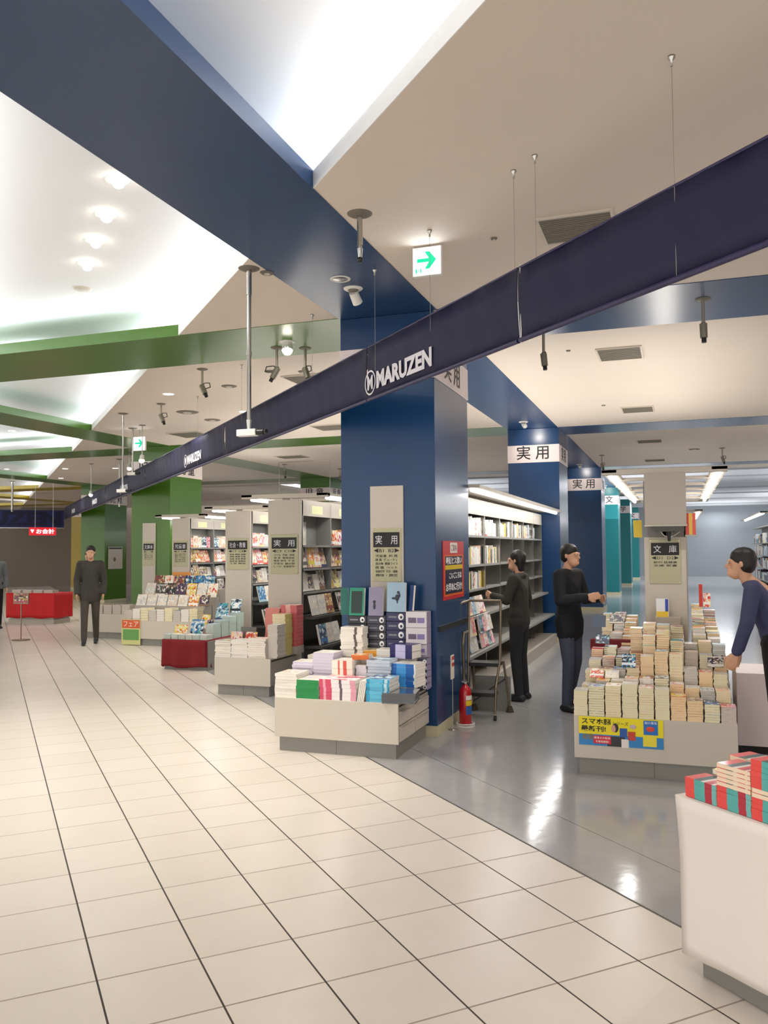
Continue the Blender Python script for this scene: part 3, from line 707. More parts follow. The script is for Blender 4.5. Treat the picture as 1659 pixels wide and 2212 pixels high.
def upright(x, y, z, w, h, t, m, lab, lean=8, rz=0, extra=None):
    r = empty('displayed_book', (x, y, z), rz, lab, 'book')
    mt = Matrix.Rotation(math.radians(-lean), 4, 'X')
    cv = MB().box(-w/2, 0, 0, w/2, t, h, 0, mt).build('cover', m, r)
    MB().box(-w/2+.003, .002, .003, w/2+.002, t-.002, h-.003, 0, mt).build('page_block', m_pagew, r)
    if extra: extra(r, mt)
    return r
def bird(r, mt):
    b = MB()
    for c, s, sc in (((.01, -.002, .12), .022, (.9, .08, 1.3)), ((.02, -.002, .165), .013, (1, .1, 1)), ((-.02, -.002, .115), .014, (1.4, .1, .7)), ((.03, -.002, .14), .012, (.7, .1, 1.6)), ((.012, -.002, .085), .010, (.7, .1, 1.5))):
        b.ball(mt @ Vector(c), s, sc, n=12)
    b.build('printed_figure', solid('#252a3c'), r)
upright(-2.765, 6.84, 1.035, .065, .235, .02, solid('#11695f'), 'dark green upright folder left of the dictionaries', 6, .5)
def greenframe(r, mt):
    MB().box(-.05, -.002, .02, .05, 0, .21, 0, mt).build('dark_inlay', solid('#0e2a28'), r)
upright(-2.655, 6.83, 1.032, .135, .24, .03, solid('#1a8a6c'), 'teal green upright folder with black middle on the dictionaries', 6, 0, greenframe)
def purf(r, mt):
    b = MB(); b.ball(mt @ Vector((-.01, -.002, .08)), .016, (.7, .08, 2)).ball(mt @ Vector((-.012, -.002, .12)), .013, (1, .1, 1)); b.build('printed_figure', solid('#242534'), r)
upright(-2.48, 6.83, 1.032, .13, .245, .035, solid('#8d88a3'), 'greyish purple upright book with small dark figure', 6, 0, purf)
upright(-2.29, 6.82, 1.07, .165, .25, .03, solid('#9cbbd0'), 'pale blue upright book with dark bird-like figure on its cover', 5, 0, bird)
upright(-2.17, 6.85, 1.078, .05, .22, .02, solid('#1d3f7a'), 'narrow dark blue upright booklet right of the pale blue book', 6, -.6)

# --- the directory board and its sign on the column
def directory(x, y, w, ztop, zbot, label, title, left, right, rows, bw, board=True, h=.45, zt=None):
    """board with a black headed directory plate, facing -y"""
    r = empty('directory_sign', (x, y, 0), 0, label, 'sign', 'section directory signs')
    if board: MB().box(-w/2, -.02, zbot, w/2, 0, ztop).build('backing_board', m_panel, r, .002)
    zt = zt or ztop; b = bw/2; y_ = -.023 if board else -.004
    MB().box(-b, y_-.004, zt-h, b, y_+.003, zt).build('plate', mat('directory_plate', '#b9b592', .3), r, .002)
    MB().box(-b*.9, y_-.006, zt-h*.36, b*.9, y_-.004, zt-h*.08).build('black_header', m_black, r)
    text('title_lettering', title, h*.2, m_wcloth, r, face((0, -1, 0), (0, y_-.0065, zt-h*.22)), fit=(b*1.5, h*.17))
    text('code_lettering', '◀'+left+'  '+right+'▶', h*.1, m_black, r, face((0, -1, 0), (0, y_-.005, zt-h*.42)), fit=(b*1.75, h*.08))
    for k, row in enumerate(rows):
        text('list_lettering', row, h*.07, m_black, r, face((0, -1, 0), (0, y_-.005, zt-h*.52-k*h*.072)), fit=(b*1.5, h*.05))
    for sx_ in (-1, 1):
        for z in (zt-.015, zt-h+.015): MB().cyl((sx_*(b-.012), y_-.008, z), (sx_*(b-.012), y_-.003, z), .004, n=8).build('screw', m_steel, r)
    return r
rows = ['児童書  料 理', '囲 碁  ビューティ', '読み物  健康ライフ', '図 鑑  ペット', '家庭科学  手芸・裁縫', '趣味・園芸']
directory(-2.42, 6.99, .305, 2.16, 1.06, 'directory sign with black header on the cream board of the nearest blue column', '実    用', 'B1', 'B2', rows, .27, zt=1.79, h=.47)

# poster on the column side
r = empty('poster', (-1.978, 7.58, 1.41), 0, 'red bordered poster with dark panels on the side of the nearest blue column', 'poster')
MB().box(0, -.38, -.265, .004, .38, .265).build('sheet', solid('#d01c2c'), r)
MB().box(.004, -.34, -.235, .005, .34, .14).build('orange_border', solid('#e66a1c'), r)
MB().box(.005, -.31, -.215, .006, .31, .125).build('navy_panel', solid('#15173a'), r)
MB().box(.006, -.31, .005, .0068, .31, .045).build('yellow_band', solid('#e6c81c'), r)
MB().box(.004, -.13, .155, .0052, .13, .25).build('white_tag', solid('#efe9e2'), r)
text('lettering', 'ご案内', .07, solid('#7a3030'), r, face((1, 0, 0), (.0054, 0, .203)), fit=(.2, .06))
text('lettering', '最頭とス潤い', .1, solid('#ffffff'), r, face((1, 0, 0), (.0062, 0, .085)), fit=(.58, .065), bold=.002)
text('lettering', 'こいごころは', .1, solid('#ffffff'), r, face((1, 0, 0), (.0062, .05, -.05)), fit=(.45, .06), bold=.002)
text('lettering', 'お早めに行け!', .1, solid('#ffffff'), r, face((1, 0, 0), (.0062, 0, -.155)), fit=(.58, .075), bold=.002)

# --- the large paperback table at right
display_table(-.735, .345, 6.16, 8.39, .412, 'large low cream display table with grey plinth covered in paperback piles', False)
P4 = [m_page, m_pagew, m_pagep, m_pageg]
xs = [-.739, -.635, -.519, -.405, -.293, -.185, -.082, .025, .135, .240, .344]
tops = [.587, .618, .630, .645, .625, .615, .575, .55, .535, .52]
capc = [flat[k] for k in ('pale', 'cool', 'warm', 'pale', 'warm', 'pale', 'warm', 'brown', 'cool', 'pink')]
pg1 = [m_page]*6+[m_pagep, m_pagep, m_page, m_pageg]
for i in range(10):
    n = max(6, round((tops[i]-.412)/.0165))
    stack(xs[i]+.004, xs[i+1]-.004, 6.165+random.uniform(-.004, .004), .412, tops[i], n, .15, capc[i], solid('#e9e2cf'), pg1[i], 'B',
          'cream paged paperback in the front row on the right table, %s pile from left' % ORD[i], jit=.0022)
for (k, y, z) in ((0, 6.34, .47), (1, 6.52, .53), (2, 6.70, .60), (3, 6.88, .68)):
    riser(-.70+.0*k, y-.012, .33, y+.165, .412, z, 'grey riser under paperback row %s of the large right table' % ['two', 'three', 'four', 'five'][k])
R2t = [.60, .635, .64, .66, .665, .67, .63, .61, .60, .60]
R3t = [.68, .70, .70, .715, .80, .84, .82, .72, .70, .69]
for i in range(10):
    x0 = -.70+i*.102; pk = [m_page, m_pageg, m_page, m_pagew, m_pagew, m_page, m_pagep, m_pagep, m_pageg, m_page][i]
    n = round((R2t[i]-.47)/.0165)
    stack(x0+.003, x0+.098, 6.345, .47, R2t[i], n, .15, capc[(i+3) % 10], solid('#e4dac4'), pk, 'B', 'cream paged paperback in the second row on the right table, %s pile from left' % ORD[i], jit=.003)
for i in range(10):
    x0 = -.69+i*.1; pk = [m_page, m_page, m_pageg, m_page, m_pagep, m_pagep, m_page, m_pageg, m_pagep, m_page][i]
    n = round((R3t[i]-.53)/.02)
    stack(x0+.003, x0+.096, 6.525, .53, R3t[i], n, .15, capc[(i+6) % 10], solid('#e4dac4'), pk, 'B', 'paperback in the third row on the right table, %s pile from left' % ORD[i], jit=.003)
# the remaining hundreds of paperbacks further up the table
mb = MB(); mats_ = [m_page, m_pagew, m_pagep, m_pageg, flat['pale'], flat['warm'], flat['cool'], flat['brown'], solid('#c9c9a0')]
def pile(x0, x1, yf, z0, z1, pk, ck, d=.145, t=.016):
    n = max(1, round((z1-z0)/t)); t = (z1-z0)/n
    for k in range(n):
        j = random.uniform(-.003, .003); j2 = random.uniform(-.003, .003)
        mb.box(x0+j, yf+j2, z0+k*t, x1+j, yf+d+j2, z0+k*t+t*.2, ck)
        mb.box(x0+j+.002, yf+j2+.002, z0+k*t+t*.2, x1+j-.002, yf+d+j2-.002, z0+(k+1)*t, pk)
    mb.box(x0, yf, z1, x1, yf+d, z1+.002, ck)
R4t = [.74, .76, .76, .80, .93, .97, .90, .82, .80, .78]; R5t = [.80, .82, .80, .97, 1.01, 1.0, .99, .86, .88, .86]
for i in range(10):
    x0 = -.68+i*.1
    pile(x0+.003, x0+.095, 6.705, .60, R4t[i], [0, 3, 0, 2, 2, 0, 2, 3, 0, 2][i], 4+i % 4)
    if i == 4: pile(x0+.003, x0+.095, 6.705, .84, .875, 8, 8)
    pile(x0+.003, x0+.095, 6.885, .68, R5t[i], [0, 0, 3, 2, 0, 2, 0, 3, 0, 1][i], 4+(i+1) % 4)
for k in range(7):
    y = 7.07+k*.17
    for i, x0 in enumerate((-.68, -.575, -.47)): pile(x0, x0+.095, y, .412, .80+.03*k-(2-i)*.05*(k < 5)+random.uniform(-.02, .02), i % 4, 4+(i+k) % 4, t=.024)
    for i, x0 in enumerate((.09, .195)): pile(x0, x0+.095, y, .412, .93+.025*k-i*.06+random.uniform(-.02, .02), (i+k) % 4, 4+(i+k) % 4, t=.024)
    if y < 8.0:
        for i, x0 in enumerate((-.30, -.19, -.08)): pile(x0, x0+.1, y, .412, .85, (i+k) % 4, 4+(i+k) % 4, t=.04)
o = mb.build('paperback_piles', mats_); tag(o, 'countless paperbacks piled over the back half of the large right table', 'books', kind='stuff')
# covers laid face up on the piles
def facecard(x, y, z, w, h, m, lab, tilt=35, name='displayed_book', rz=0, t=.012):
    o = MB().box(-w/2, 0, 0, w/2, t, h, 0).build(name, [m], None, .0015)
    o.matrix_world = Matrix.Translation((x, y, z)) @ Matrix.Rotation(rz, 4, 'Z') @ Matrix.Rotation(math.radians(-tilt), 4, 'X')
    return tag(o, lab, 'book' if 'book' in name else 'card')
facecard(-.60, 6.46, .643, .1, .10, A_WARM, 'white and green covered book lying tilted on the second row, left', 55)
facecard(-.49, 6.46, .643, .1, .10, A_PALE, 'white covered book with violet drawing lying on the second row', 55)
facecard(-.37, 6.47, .72, .1, .12, A_COOL, 'pale blue patterned card tilted beside the tall middle piles', 40, 'pop_card', t=.002)
facecard(-.24, 6.338, .628, .05, .05, solid('#e8dcd0'), 'small white notice card with red mark on the front piles', 10, 'notice_card', t=.001)
facecard(.235, 6.68, .72, .11, .09, A_DARK, 'grey covered book with dark photograph leaning on the right piles', 20)
facecard(-.66, 7.4, .93, .11, .1, solid('#59677a', .6), 'grey blue photo magazine standing at the left back of the right table', 8, rz=-.25); facecard(-.52, 7.45, .96, .11, .11, A_DARK, 'black covered photo book standing at the left back of the right table', 40)
facecard(-.6, 7.0, .84, .11, .09, A_COOL, 'blue grey book lying tilted in front of the maroon cloth', 50)
r_ = MB().box(-.72, 7.25, .75, -.34, 7.33, .84).build('maroon_cloth', mat('maroon_cloth', '#6e0f1c', .8), None, .008); tag(r_, 'maroon cloth strip lying across the piles left of the end panel', 'cloth')
facecard(.17, 7.9, 1.08, .03, .2, solid('#c8372c'), 'red edged white upright card right of the end panel', 12, 'standing_card')
facecard(.22, 7.9, 1.08, .06, .13, A_WARM, 'white leaning leaflet beside the red edged card', 25, 'leaning_leaflet')
# yellow poster on the table front
r = empty('poster', (-.415, 6.157, .31), 0, 'yellow and blue advertising poster taped to the front of the paperback table', 'poster')
w, h = .285, .1
MB().box(-w, -.003, -h, w, 0, h).build('sheet', solid('#f0df10'), r)
MB().box(-w, -.0038, -h, w, -.003, -h*.22).build('blue_ground', solid('#2f86c8'), r)
text('title_lettering', 'スマホ脳', .05, m_black, r, face((0, -1, 0), (-.165, -.0042, .068)), fit=(.2, .042), bold=.001)
text('subtitle_lettering', 'シリーズ', .03, m_black, r, face((0, -1, 0), (0.0, -.0042, .062)), fit=(.105, .024))
text('title_lettering', '最新刊!', .05, m_black, r, face((0, -1, 0), (-.185, -.0042, .017)), fit=(.17, .04), bold=.001)
text('number_lettering', '80万部', .05, solid('#a07a1c'), r, face((0, -1, 0), (-.225, -.0048, -.04)), fit=(.07, .045), bold=.001)
MB().box(-.185, -.0055, -.085, -.065, -.0038, -.03).build('red_strip', solid('#d8202c'), r)
text('strip_lettering', '教育の大転換', .02, solid('#ffffff'), r, face((0, -1, 0), (-.125, -.0058, -.045)), fit=(.11, .016)); text('strip_lettering', 'を徹底解説!', .02, solid('#ffffff'), r, face((0, -1, 0), (-.125, -.0058, -.07)), fit=(.09, .016))
MB().ball((-.045, -.004, .025), .022, (.8, .06, 1.2)).build('printed_head', solid('#d8a088'), r); MB().ball((-.035, -.0035, .03), .028, (.8, .05, 1.15)).build('printed_hair', solid('#2b2422'), r)
MB().prism([(-.09, -.0046), (.03, -.0046), (.03, -.0038), (-.09, -.0038)], -h, -.03).build('printed_jacket', solid('#26262a'), r)
for x_, z_, c_ in ((.02, .0, '#2456a8'), (.075, -.02, '#c8402a'), (.03, -.075, '#ece4dc')):
    MB().box(x_-.025, -.0062, z_-.03, x_+.025, -.0048, z_+.03).build('printed_book_picture', solid(c_), r)
MB().ball((.085, -.005, .045), .022, (1, .06, .7)).build('printed_brain_picture', solid('#c9b3b8'), r)
MB().box(.155, -.0055, -.005, .25, -.0038, h*.93).build('blue_cover_picture', solid('#1f6fc0'), r)
MB().ball((.2, -.006, .035), .026, (1.1, .05, .7)).build('orange_capsule_picture', solid('#e2452a'), r)
MB().box(.15, -.006, -.085, .24, -.0038, -.005).build('pale_yellow_panel', solid('#ecdc3c'), r)
text('cover_lettering', '脳の最強', .02, solid('#e8f2fa'), r, face((0, -1, 0), (.203, -.0058, .078)), fit=(.08, .018))

# ------------------------------------------------------------------ bookcases
SHZ = [1.66, 1.38, 1.10]
def shelf_books(root_lab, xf, sgn, y0, y1, z, kind, hgap, count_lab, step=(.13, .2), arts=None, ups=()):
    """books along y on a shelf whose edge is at xf; sgn = side they face (+1 = +x)"""
    y = y0+.02; i = 0; arts = arts or [A_MAG, A_WARM, A_DARK, A_COOL, A_PINK, A_PALE]
    while y < y1-.03:
        if kind == 'face':
            w = random.uniform(*step)
            hit = [u for u in ups if y < u+.022 and y+w > u-.002]
            if hit: y = hit[0]+.024; continue
            h = min(hgap, w*random.uniform(1.25, 1.42)); t = random.uniform(.012, .03)
            if y+w > y1: break
            me = MB(); me.box(-t/2, 0, 0, t/2, w-.008, h, (1, 1, 1, 0, 1, 0) if True else 0)
            o = me.build('shelved_book', [random.choice(arts), m_pagew]); lean = math.radians(random.uniform(8, 16))*-sgn
            o.matrix_world = Matrix.Translation((xf-sgn*.03, y, z+.008)) @ Matrix.Rotation(lean, 4, 'Y')
        else:
            w = random.uniform(*step)
            hit = [u for u in ups if y < u+.022 and y+w > u-.002]
            if hit: y = hit[0]+.024; continue
            h = hgap*random.uniform(.68, .9); d = .12
            if y+w > y1: break
            o = MB().box(-d, 0, 0, 0, w-.002, h, (0, 1, 0, 0, 0, 0)).build('shelved_book', [random.choice(arts), m_pagew], None, 0)
            o.matrix_world = Matrix.Translation((xf-sgn*.03+(0 if sgn > 0 else .12), y, z+.0015))
        tag(o, '%s, %s from the near end' % (count_lab, ordn(i)), 'book', root_lab)
        y += w; i += 1
def ups_of(y0, y1):
    d = y1-y0; nb = max(1, round((d-.03)/.9)); bw = (d-.03)/nb
    return [y0+.03+k*bw for k in range(nb+1)]
def gondola(x0, x1, y0, y1, zt, label, title=None, codes=('', ''), rows_=(), cz=2.2, cw=.35, shelves=SHZ, low=True, panel_top=None, sides=(1,), signw=None, signz=None):
    w = (x1-x0)/2; d = y1-y0
    r = empty('bookcase', ((x0+x1)/2, y0, 0), 0, label, 'bookcase', 'double sided bookcases with lit canopies')
    MB().box(-w, 0, 0, w, .03, panel_top or zt).build('end_panel', m_panel, r, .003)
    MB().box(w-.012, .03, 0, w, .06, zt-.01).build('chrome_edge', m_white, r)
    MB().box(-.015, .03, .1, .015, d, zt-.02).build('back_board', m_shelf, r)
    MB().box(-w, .03, 0, w, d, .1).build('plinth', m_kick, r)
    MB().box(-w, .03, zt-.03, w, d, zt).build('top_board', m_panel2, r)
    nb = max(1, round((d-.03)/.9)); bw = (d-.03)/nb
    for s in sides:
        for k in range(nb+1):
            yy = .03+k*bw; yy = min(yy, d-.02)
            MB().box(min(0, s*w), yy, .1, max(0, s*w), yy+.02, zt-.03).build('upright', m_shelf, r)
        for k in range(nb):
            ya = .05+k*bw; yb = .03+(k+1)*bw
            MB().box(min(s*(w-.02), s*w), ya, zt-.19, max(s*(w-.02), s*w), yb, zt-.03).build('header_panel', m_panel2, r)
            MB().box(s*(w+.0005)-.001, ya+bw*.3, zt-.16, s*(w+.0005)+.001, ya+bw*.68, zt-.06).build('header_label', mat('label_pale_green', '#d6d9a6', .5), r)
        for z in shelves:
            MB().box(min(0, s*w), .03, z-.025, max(0, s*w), d, z).build('shelf', m_shelf, r)
        if low:
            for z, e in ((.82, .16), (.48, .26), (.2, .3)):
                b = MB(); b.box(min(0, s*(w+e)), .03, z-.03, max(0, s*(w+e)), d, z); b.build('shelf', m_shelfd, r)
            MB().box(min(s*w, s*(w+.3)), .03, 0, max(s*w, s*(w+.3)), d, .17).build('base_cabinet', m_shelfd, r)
    cn = MB(); cn.box(-w-cw, -.02, cz, w+cw, .05, cz+.05); cn.box(-w-cw, -.02, cz+.02, -w-cw+.14, d, cz+.05); cn.box(w+cw-.14, -.02, cz+.02, w+cw, d, cz+.05)
    for k in range(nb+1): cn.box(-w-cw, .03+k*bw-.03, cz+.01, w+cw, .03+k*bw+.03, cz+.045)
    cn.box(-.05, .05, zt, .05, .1, cz+.01)
    c = cn.build('canopy', m_panel, r, .002)
    for s in (-1, 1):
        xx = s*(w+cw-.07)
        k = 0; yy = .12
        while yy+1.1 < d+.2:
            L = min(1.18, d-yy)
            MB().cyl((xx, yy, cz+.0), (xx, yy+L, cz+.0), .022, n=10).build('lamp_tube', m_tube, c); k += 1
            yy += 1.24
        area('canopy_light', ((x0+x1)/2+xx, y0+d/2, cz-.035), .1, d, TUBE_W*.5*d, (1, .98, .95), (s*.3, 0, -1))
    area('ceiling_fill_light', ((x0+x1)/2, y0+d/2, cz+.08), .3, d, TUBE_W*.8*d, (1, .95, .88), (0, 0, 1))  # added fill above the canopy, pointing up to brighten the ceiling
    if title:
        directory((x0+x1)/2, y0, x1-x0, 0, 0, 'directory sign with black header '+label_tail[label], title, codes[0], codes[1], rows_, signw or (x1-x0)*.84, False, .47, signz or 1.79)
    return r
label_tail = {}
LB1 = 'cream bookcase with sign, first one left of the nearest blue column'; label_tail[LB1] = 'on the first cream bookcase end left of the blue column'
LB2 = 'cream bookcase with sign, second one left of the nearest blue column'; label_tail[LB2] = 'on the second cream bookcase end left of the blue column'
LB3 = 'cream bookcase with sign, third one, right beside the green column'; label_tail[LB3] = 'on the bookcase end right beside the green column'
LB4 = 'tall bookcase row with lit canopy behind the large paperback table'
gondola(-4.63, -4.20, 9.02, 13.4, 2.2, LB1, '実   用', ('C9', 'C10'), ['子ども  洋裁・和裁', '保 育  健康家庭', '教育 育児  手 芸', '学習法  編み物', 'しつけ  家庭医学'], 2.22)
gondola(-6.47, -6.04, 11.2, 15.4, 2.2, LB2, '社会・教養', ('C7', 'C8'), ['音楽 映画 演劇', '美術 建築 写真', '芸能 茶道 華道', '書道 能 歌舞伎', '工芸 陶芸'], 2.22)
gondola(-8.76, -8.40, 13.25, 17.4, 2.2, LB3, '児童書', ('C5', 'C6'), ['絵本 童話 昔話', '図鑑 学習まんが', '知育 しかけ絵本', '読み物 名作', '英語 音のでる本'], 2.22)
directory(-9.92, 14.215, .30, 2.16, .2, 'narrow cream board with black headed sign on the green column', '文庫本', 'C3', 'C4', ['新書 ノベルズ', '時代小説', '海外文学', 'エッセイ'], .26, zt=1.79, h=.47)
for (lab, xf, ya, yb, nm, U_) in (('first', -4.20, 9.08, 13.3, 'first left bookcase', ups_of(9.02, 13.4)), ('second', -6.04, 11.26, 12.7, 'second left bookcase', ups_of(11.2, 15.4)), ('third', -8.40, 13.3, 16.0, 'third left bookcase', ups_of(13.25, 17.4))):
    for z, zn, kind in ((1.66, 'top', 'spine'), (1.38, 'second', 'face'), (1.10, 'third', 'face')):
        if lab == 'first' and zn == 'top': ya2 = ya+.95
        else: ya2 = ya
        shelf_books('books on the %s shelf of the %s' % (zn, nm), xf, 1, ya2, yb, z, kind, .25, 'book on the %s shelf of the %s' % (zn, nm), (.14, .2) if kind == 'face' else (.1, .22),
                    arts=[A_WARM, A_PINK, A_PALE, A_COOL] if zn == 'top' else ([A_WARM, A_PINK, A_MAG] if zn == 'second' else [A_MAG, A_DARK, A_PALE]), ups=U_)
    for z, zn, e in ((.82, 'fourth', .14), (.48, 'lowest', .24)):
        shelf_books('magazines on the %s shelf of the %s' % (zn, nm), xf+e, 1, ya, yb if lab != 'third' else ya+1.2, z, 'face', .24, 'magazine on the %s shelf of the %s' % (zn, nm), (.2, .24), arts=[A_MAG, A_DARK, A_COOL, A_PALE], ups=U_)
tag(MB().box(-4.4+.02, 9.15, 1.55, -4.4+.024, 9.55, 1.95).build('hanging_picture', A_PALE), 'pale grey hanging picture inside the first left bookcase', 'picture')
# hanging strip and arrow sign at the far side of the first bookcase
o = MB().box(0, 0, .0, .004, .16, .9).build('leaflet_strip', A_PALE, None, 0, (-4.10, 11.4, 1.05)); tag(o, 'white strip of leaflets hanging beside the blue column edge', 'leaflets')
r = empty('arrow_sign', (-4.0, 11.9, 1.2), .3, 'dark purple sign with white left arrow just left of the blue column', 'sign')
MB().box(-.16, -.01, 0, .16, 0, .32).build('board', solid('#2b2560'), r)
MB().add([(-.11, -.012, .16), (0, -.012, .26), (0, -.012, .2), (.1, -.012, .2), (.1, -.012, .12), (0, -.012, .12), (0, -.012, .06), (-.11, -.02, .16), (0, -.02, .26), (0, -.02, .2), (.1, -.02, .2), (.1, -.02, .12), (0, -.02, .12), (0, -.02, .06)],
         [tuple(range(7, 14)), tuple(range(7))[::-1]]).build('white_arrow', m_white, r)

# wall of shelves running from the nearest blue column to the second one
r = empty('wall_bookcase', (-2.49, 8.22, 0), 0, 'long grey bookcase with spine-out books between the first two blue columns', 'bookcase')
D = 6.3
MB().box(0, 0, 0, .015, D, 2.18).build('back_board', m_shelf, r); MB().box(0, 0, 2.15, .27, D, 2.18).build('top_board', m_panel2, r)
for k in range(8): MB().box(.0, k*.897, 0, .272, k*.897+.018, 2.18).build('upright', m_steel if k else m_shelf, r)
for z in (1.76, 1.42, 1.14): MB().box(0, 0, z-.025, .27, D, z).build('shelf', m_shelf, r)
for z, e in ((.86, .1), (.5, .2)): MB().box(0, 0, z-.03, .27+e, D, z).build('shelf', m_shelf, r)
MB().box(0, 0, 0, .5, D, .16).build('base_cabinet', m_panel2, r)
for k in range(7):
    MB().box(.262, k*.897+.018, 2.0, .272, (k+1)*.897, 2.15).build('header_panel', m_panel2, r)
c = MB().box(.05, 0, 2.215, .62, D, 2.245).build('canopy', m_panel, r)
for k in range(5): MB().cyl((.52, .1+k*1.25, 2.2), (.52, 1.25+k*1.25, 2.2), .022, n=10).build('lamp_tube', m_tube, c)
area('canopy_light', (-1.92, 11.3, 2.16), .08, 6, 20, (1, .98, .95), (-.2, 0, -1)); area('ceiling_fill_light', (-1.95, 11.3, 2.3), .3, 6, 40, (1, .95, .88), (0, 0, 1))  # the upward one is added fill that brightens the ceiling
BW = [A_WARM, A_PALE, A_PALE, A_COOL, A_DARK, solid('#e9e7e2'), solid('#e0c84a'), solid('#23242c'), solid('#f2efe9')]
for z, zn, st_, ye, hg in ((1.76, 'top', (.04, .10), 14.0, .24), (1.42, 'second', (.035, .075), 10.9, .25), (1.14, 'third', (.035, .07), 10.0, .23)):
    shelf_books('spine-out books on the %s shelf behind the blue column' % zn, -2.22, 1, 8.26, ye, z, 'spine', hg, 'spine-out book on the %s shelf behind the nearest blue column' % zn, st_, BW, ups=[8.22+k*.897 for k in range(8)])
for z, zn, e in ((.86, 'fourth', .08), (.5, 'lowest', .18), (.66, 'slanted', .16)):
    shelf_books('books facing out on the %s shelf behind the step ladder' % zn, -2.22+e, 1, 8.28, 9.9, z, 'face', .2, 'book facing out on the %s shelf behind the step ladder' % zn, (.14, .18), [A_PALE, A_COOL, A_PINK], ups=[8.22+k*.897 for k in range(8)])

# bookcase behind the large table: end panel, top box, bracket
gondola(-.315, .06, 8.4, 14.0, 2.24, LB4, cz=2.305, cw=.38, panel_top=1.70, low=False, sides=(1, -1))
r = empty('header_box', (-.115, 8.38, 0), 0, 'large plain cream box panel under the lit canopy at right', 'panel')
MB().box(-.185, -.09, 1.815, .185, 0, 2.302).build('box', m_panel2, r, .003); MB().box(-.19, -.095, 1.80, .19, 0, 1.815).build('bottom_lip', m_panel, r)
r = empty('lamp_bracket', (-.09, 8.3, 1.80), 0, 'dark metal bracket and clamp under the cream box panel', 'bracket')
MB().box(-.12, -.04, -.05, .14, .04, -.001).build('mounting_plate', m_shelfd, r); MB().cyl((0, 0, -.05), (.005, 0, -.14), .02, .012).build('clamp', m_dark, r)
MB().tube([(-.07, 0, -.05), (-.04, 0, -.09), (.0, 0, -.1)], .008).tube([(.1, 0, -.05), (.06, 0, -.08), (.02, 0, -.1)], .006).build('arm', m_steel, r)
directory(-.127, 8.4, .375, 0, 0, 'directory sign on the end panel behind the large paperback table', '文   庫', 'D1', 'D2', ['新刊 話題書', '文庫 新書'], .28, False, .42, 1.68)
def bluepanel(r, mt): MB().box(-.052, -.002, 0, .052, 0, .05, 0, mt).build('yellow_band', solid('#f0c81c'), r); MB().box(.025, -.002, .05, .052, 0, .165, 0, mt).build('blue_title_strip', solid('#1d3fae'), r)
upright(-.16, 8.30, .955, .11, .17, .015, solid('#eceef0'), 'white and blue pocket book with yellow band standing before the end panel', 6, 0, bluepanel)
o = MB().box(-.1, 8.2, .412, .0, 8.39, .955).box(-.22, 8.2, .412, -.1, 8.39, .955).build('display_riser', m_panel2); tag(o, 'grey riser under the white and blue pocket book', 'riser')
for (xf, s, nm) in ((.06, 1, 'right'), (-.315, -1, 'left')):
    shelf_books('books on the %s side of the canopy bookcase' % nm, xf, s, 8.5, 11.0, 1.66, 'face', .25, 'book on the top shelf, %s side of the canopy bookcase' % nm, (.13, .18), [A_WARM, A_PINK, solid('#d8402c')], ups=ups_of(8.4, 14.0))
# further bookcases along the right hall
def far_case(x0, x1, y0, y1, lab):
    r = empty('bookcase', ((x0+x1)/2, y0, 0), 0, lab, 'bookcase', 'far bookcases'); w = (x1-x0)/2; d = y1-y0
    MB().box(-w, 0, 0, w, .03, 2.15).build('end_panel', m_panel, r); MB().box(-w, .03, 0, w, d, .12).build('plinth', m_kick, r)
    MB().box(-.02, .03, .1, .02, d, 2.1).build('back_board', m_shelf, r)
    for z in (.5, .8, 1.1, 1.4, 1.7, 2.1): MB().box(-w, .03, z-.02, w, d, z).build('shelf', m_shelf, r)
    bk = MB()
    for s in (-1, 1):
        for z in (.5, .8, 1.1, 1.4, 1.7):
            yy = .05
            while yy < d-.4:
                t = random.uniform(.15, .5); a, b = sorted((s*.03, s*(w-.02))); bk.box(a, yy, z, b, yy+t-.01, z+random.uniform(.17, .25), random.randrange(5)); yy += t
    o = bk.build('shelved_books', [A_WARM, A_PALE, A_COOL, A_MAG, A_DARK], r); o['kind'] = 'stuff'
    c = MB().box(-w-.3, 0, 2.3, w+.3, .05, 2.34).box(-w-.3, 0, 2.32, -w-.16, d, 2.34).box(w+.16, 0, 2.32, w+.3, d, 2.34).build('canopy', m_panel, r)
    for s in (-1, 1):
        for k in range(int(d/1.3)): MB().cyl((s*(w+.23), .1+k*1.3, 2.3), (s*(w+.23), 1.3+k*1.3, 2.3), .022, n=8).build('lamp_tube', m_tube, c)
    area('canopy_light', ((x0+x1)/2, y0+d/2, 2.26), 1.0, d, 40, (1, .98, .95))
far_case(1.9, 2.4, 12.4, 17, 'far bookcase with lit canopy at the right edge of the photo')
far_case(3.6, 4.1, 13.5, 19, 'far bookcase with lit canopy, outermost at the right edge')
far_case(-.35, .15, 17.5, 23, 'far bookcase seen past the cream box panel'); far_case(1.9, 2.4, 19, 25, 'far bookcase behind the person at right')
far_case(-5.2, -4.7, 17, 22, 'far bookcase between the left bookcases'); far_case(-12.2, -11.7, 17.5, 22, 'far bookcase left of the green column')
far_case(-7.5, -7.0, 18.5, 23, 'far bookcase above the second left bookcase'); far_case(-14.5, -14, 24, 29, 'far bookcase at the end of the aisle')

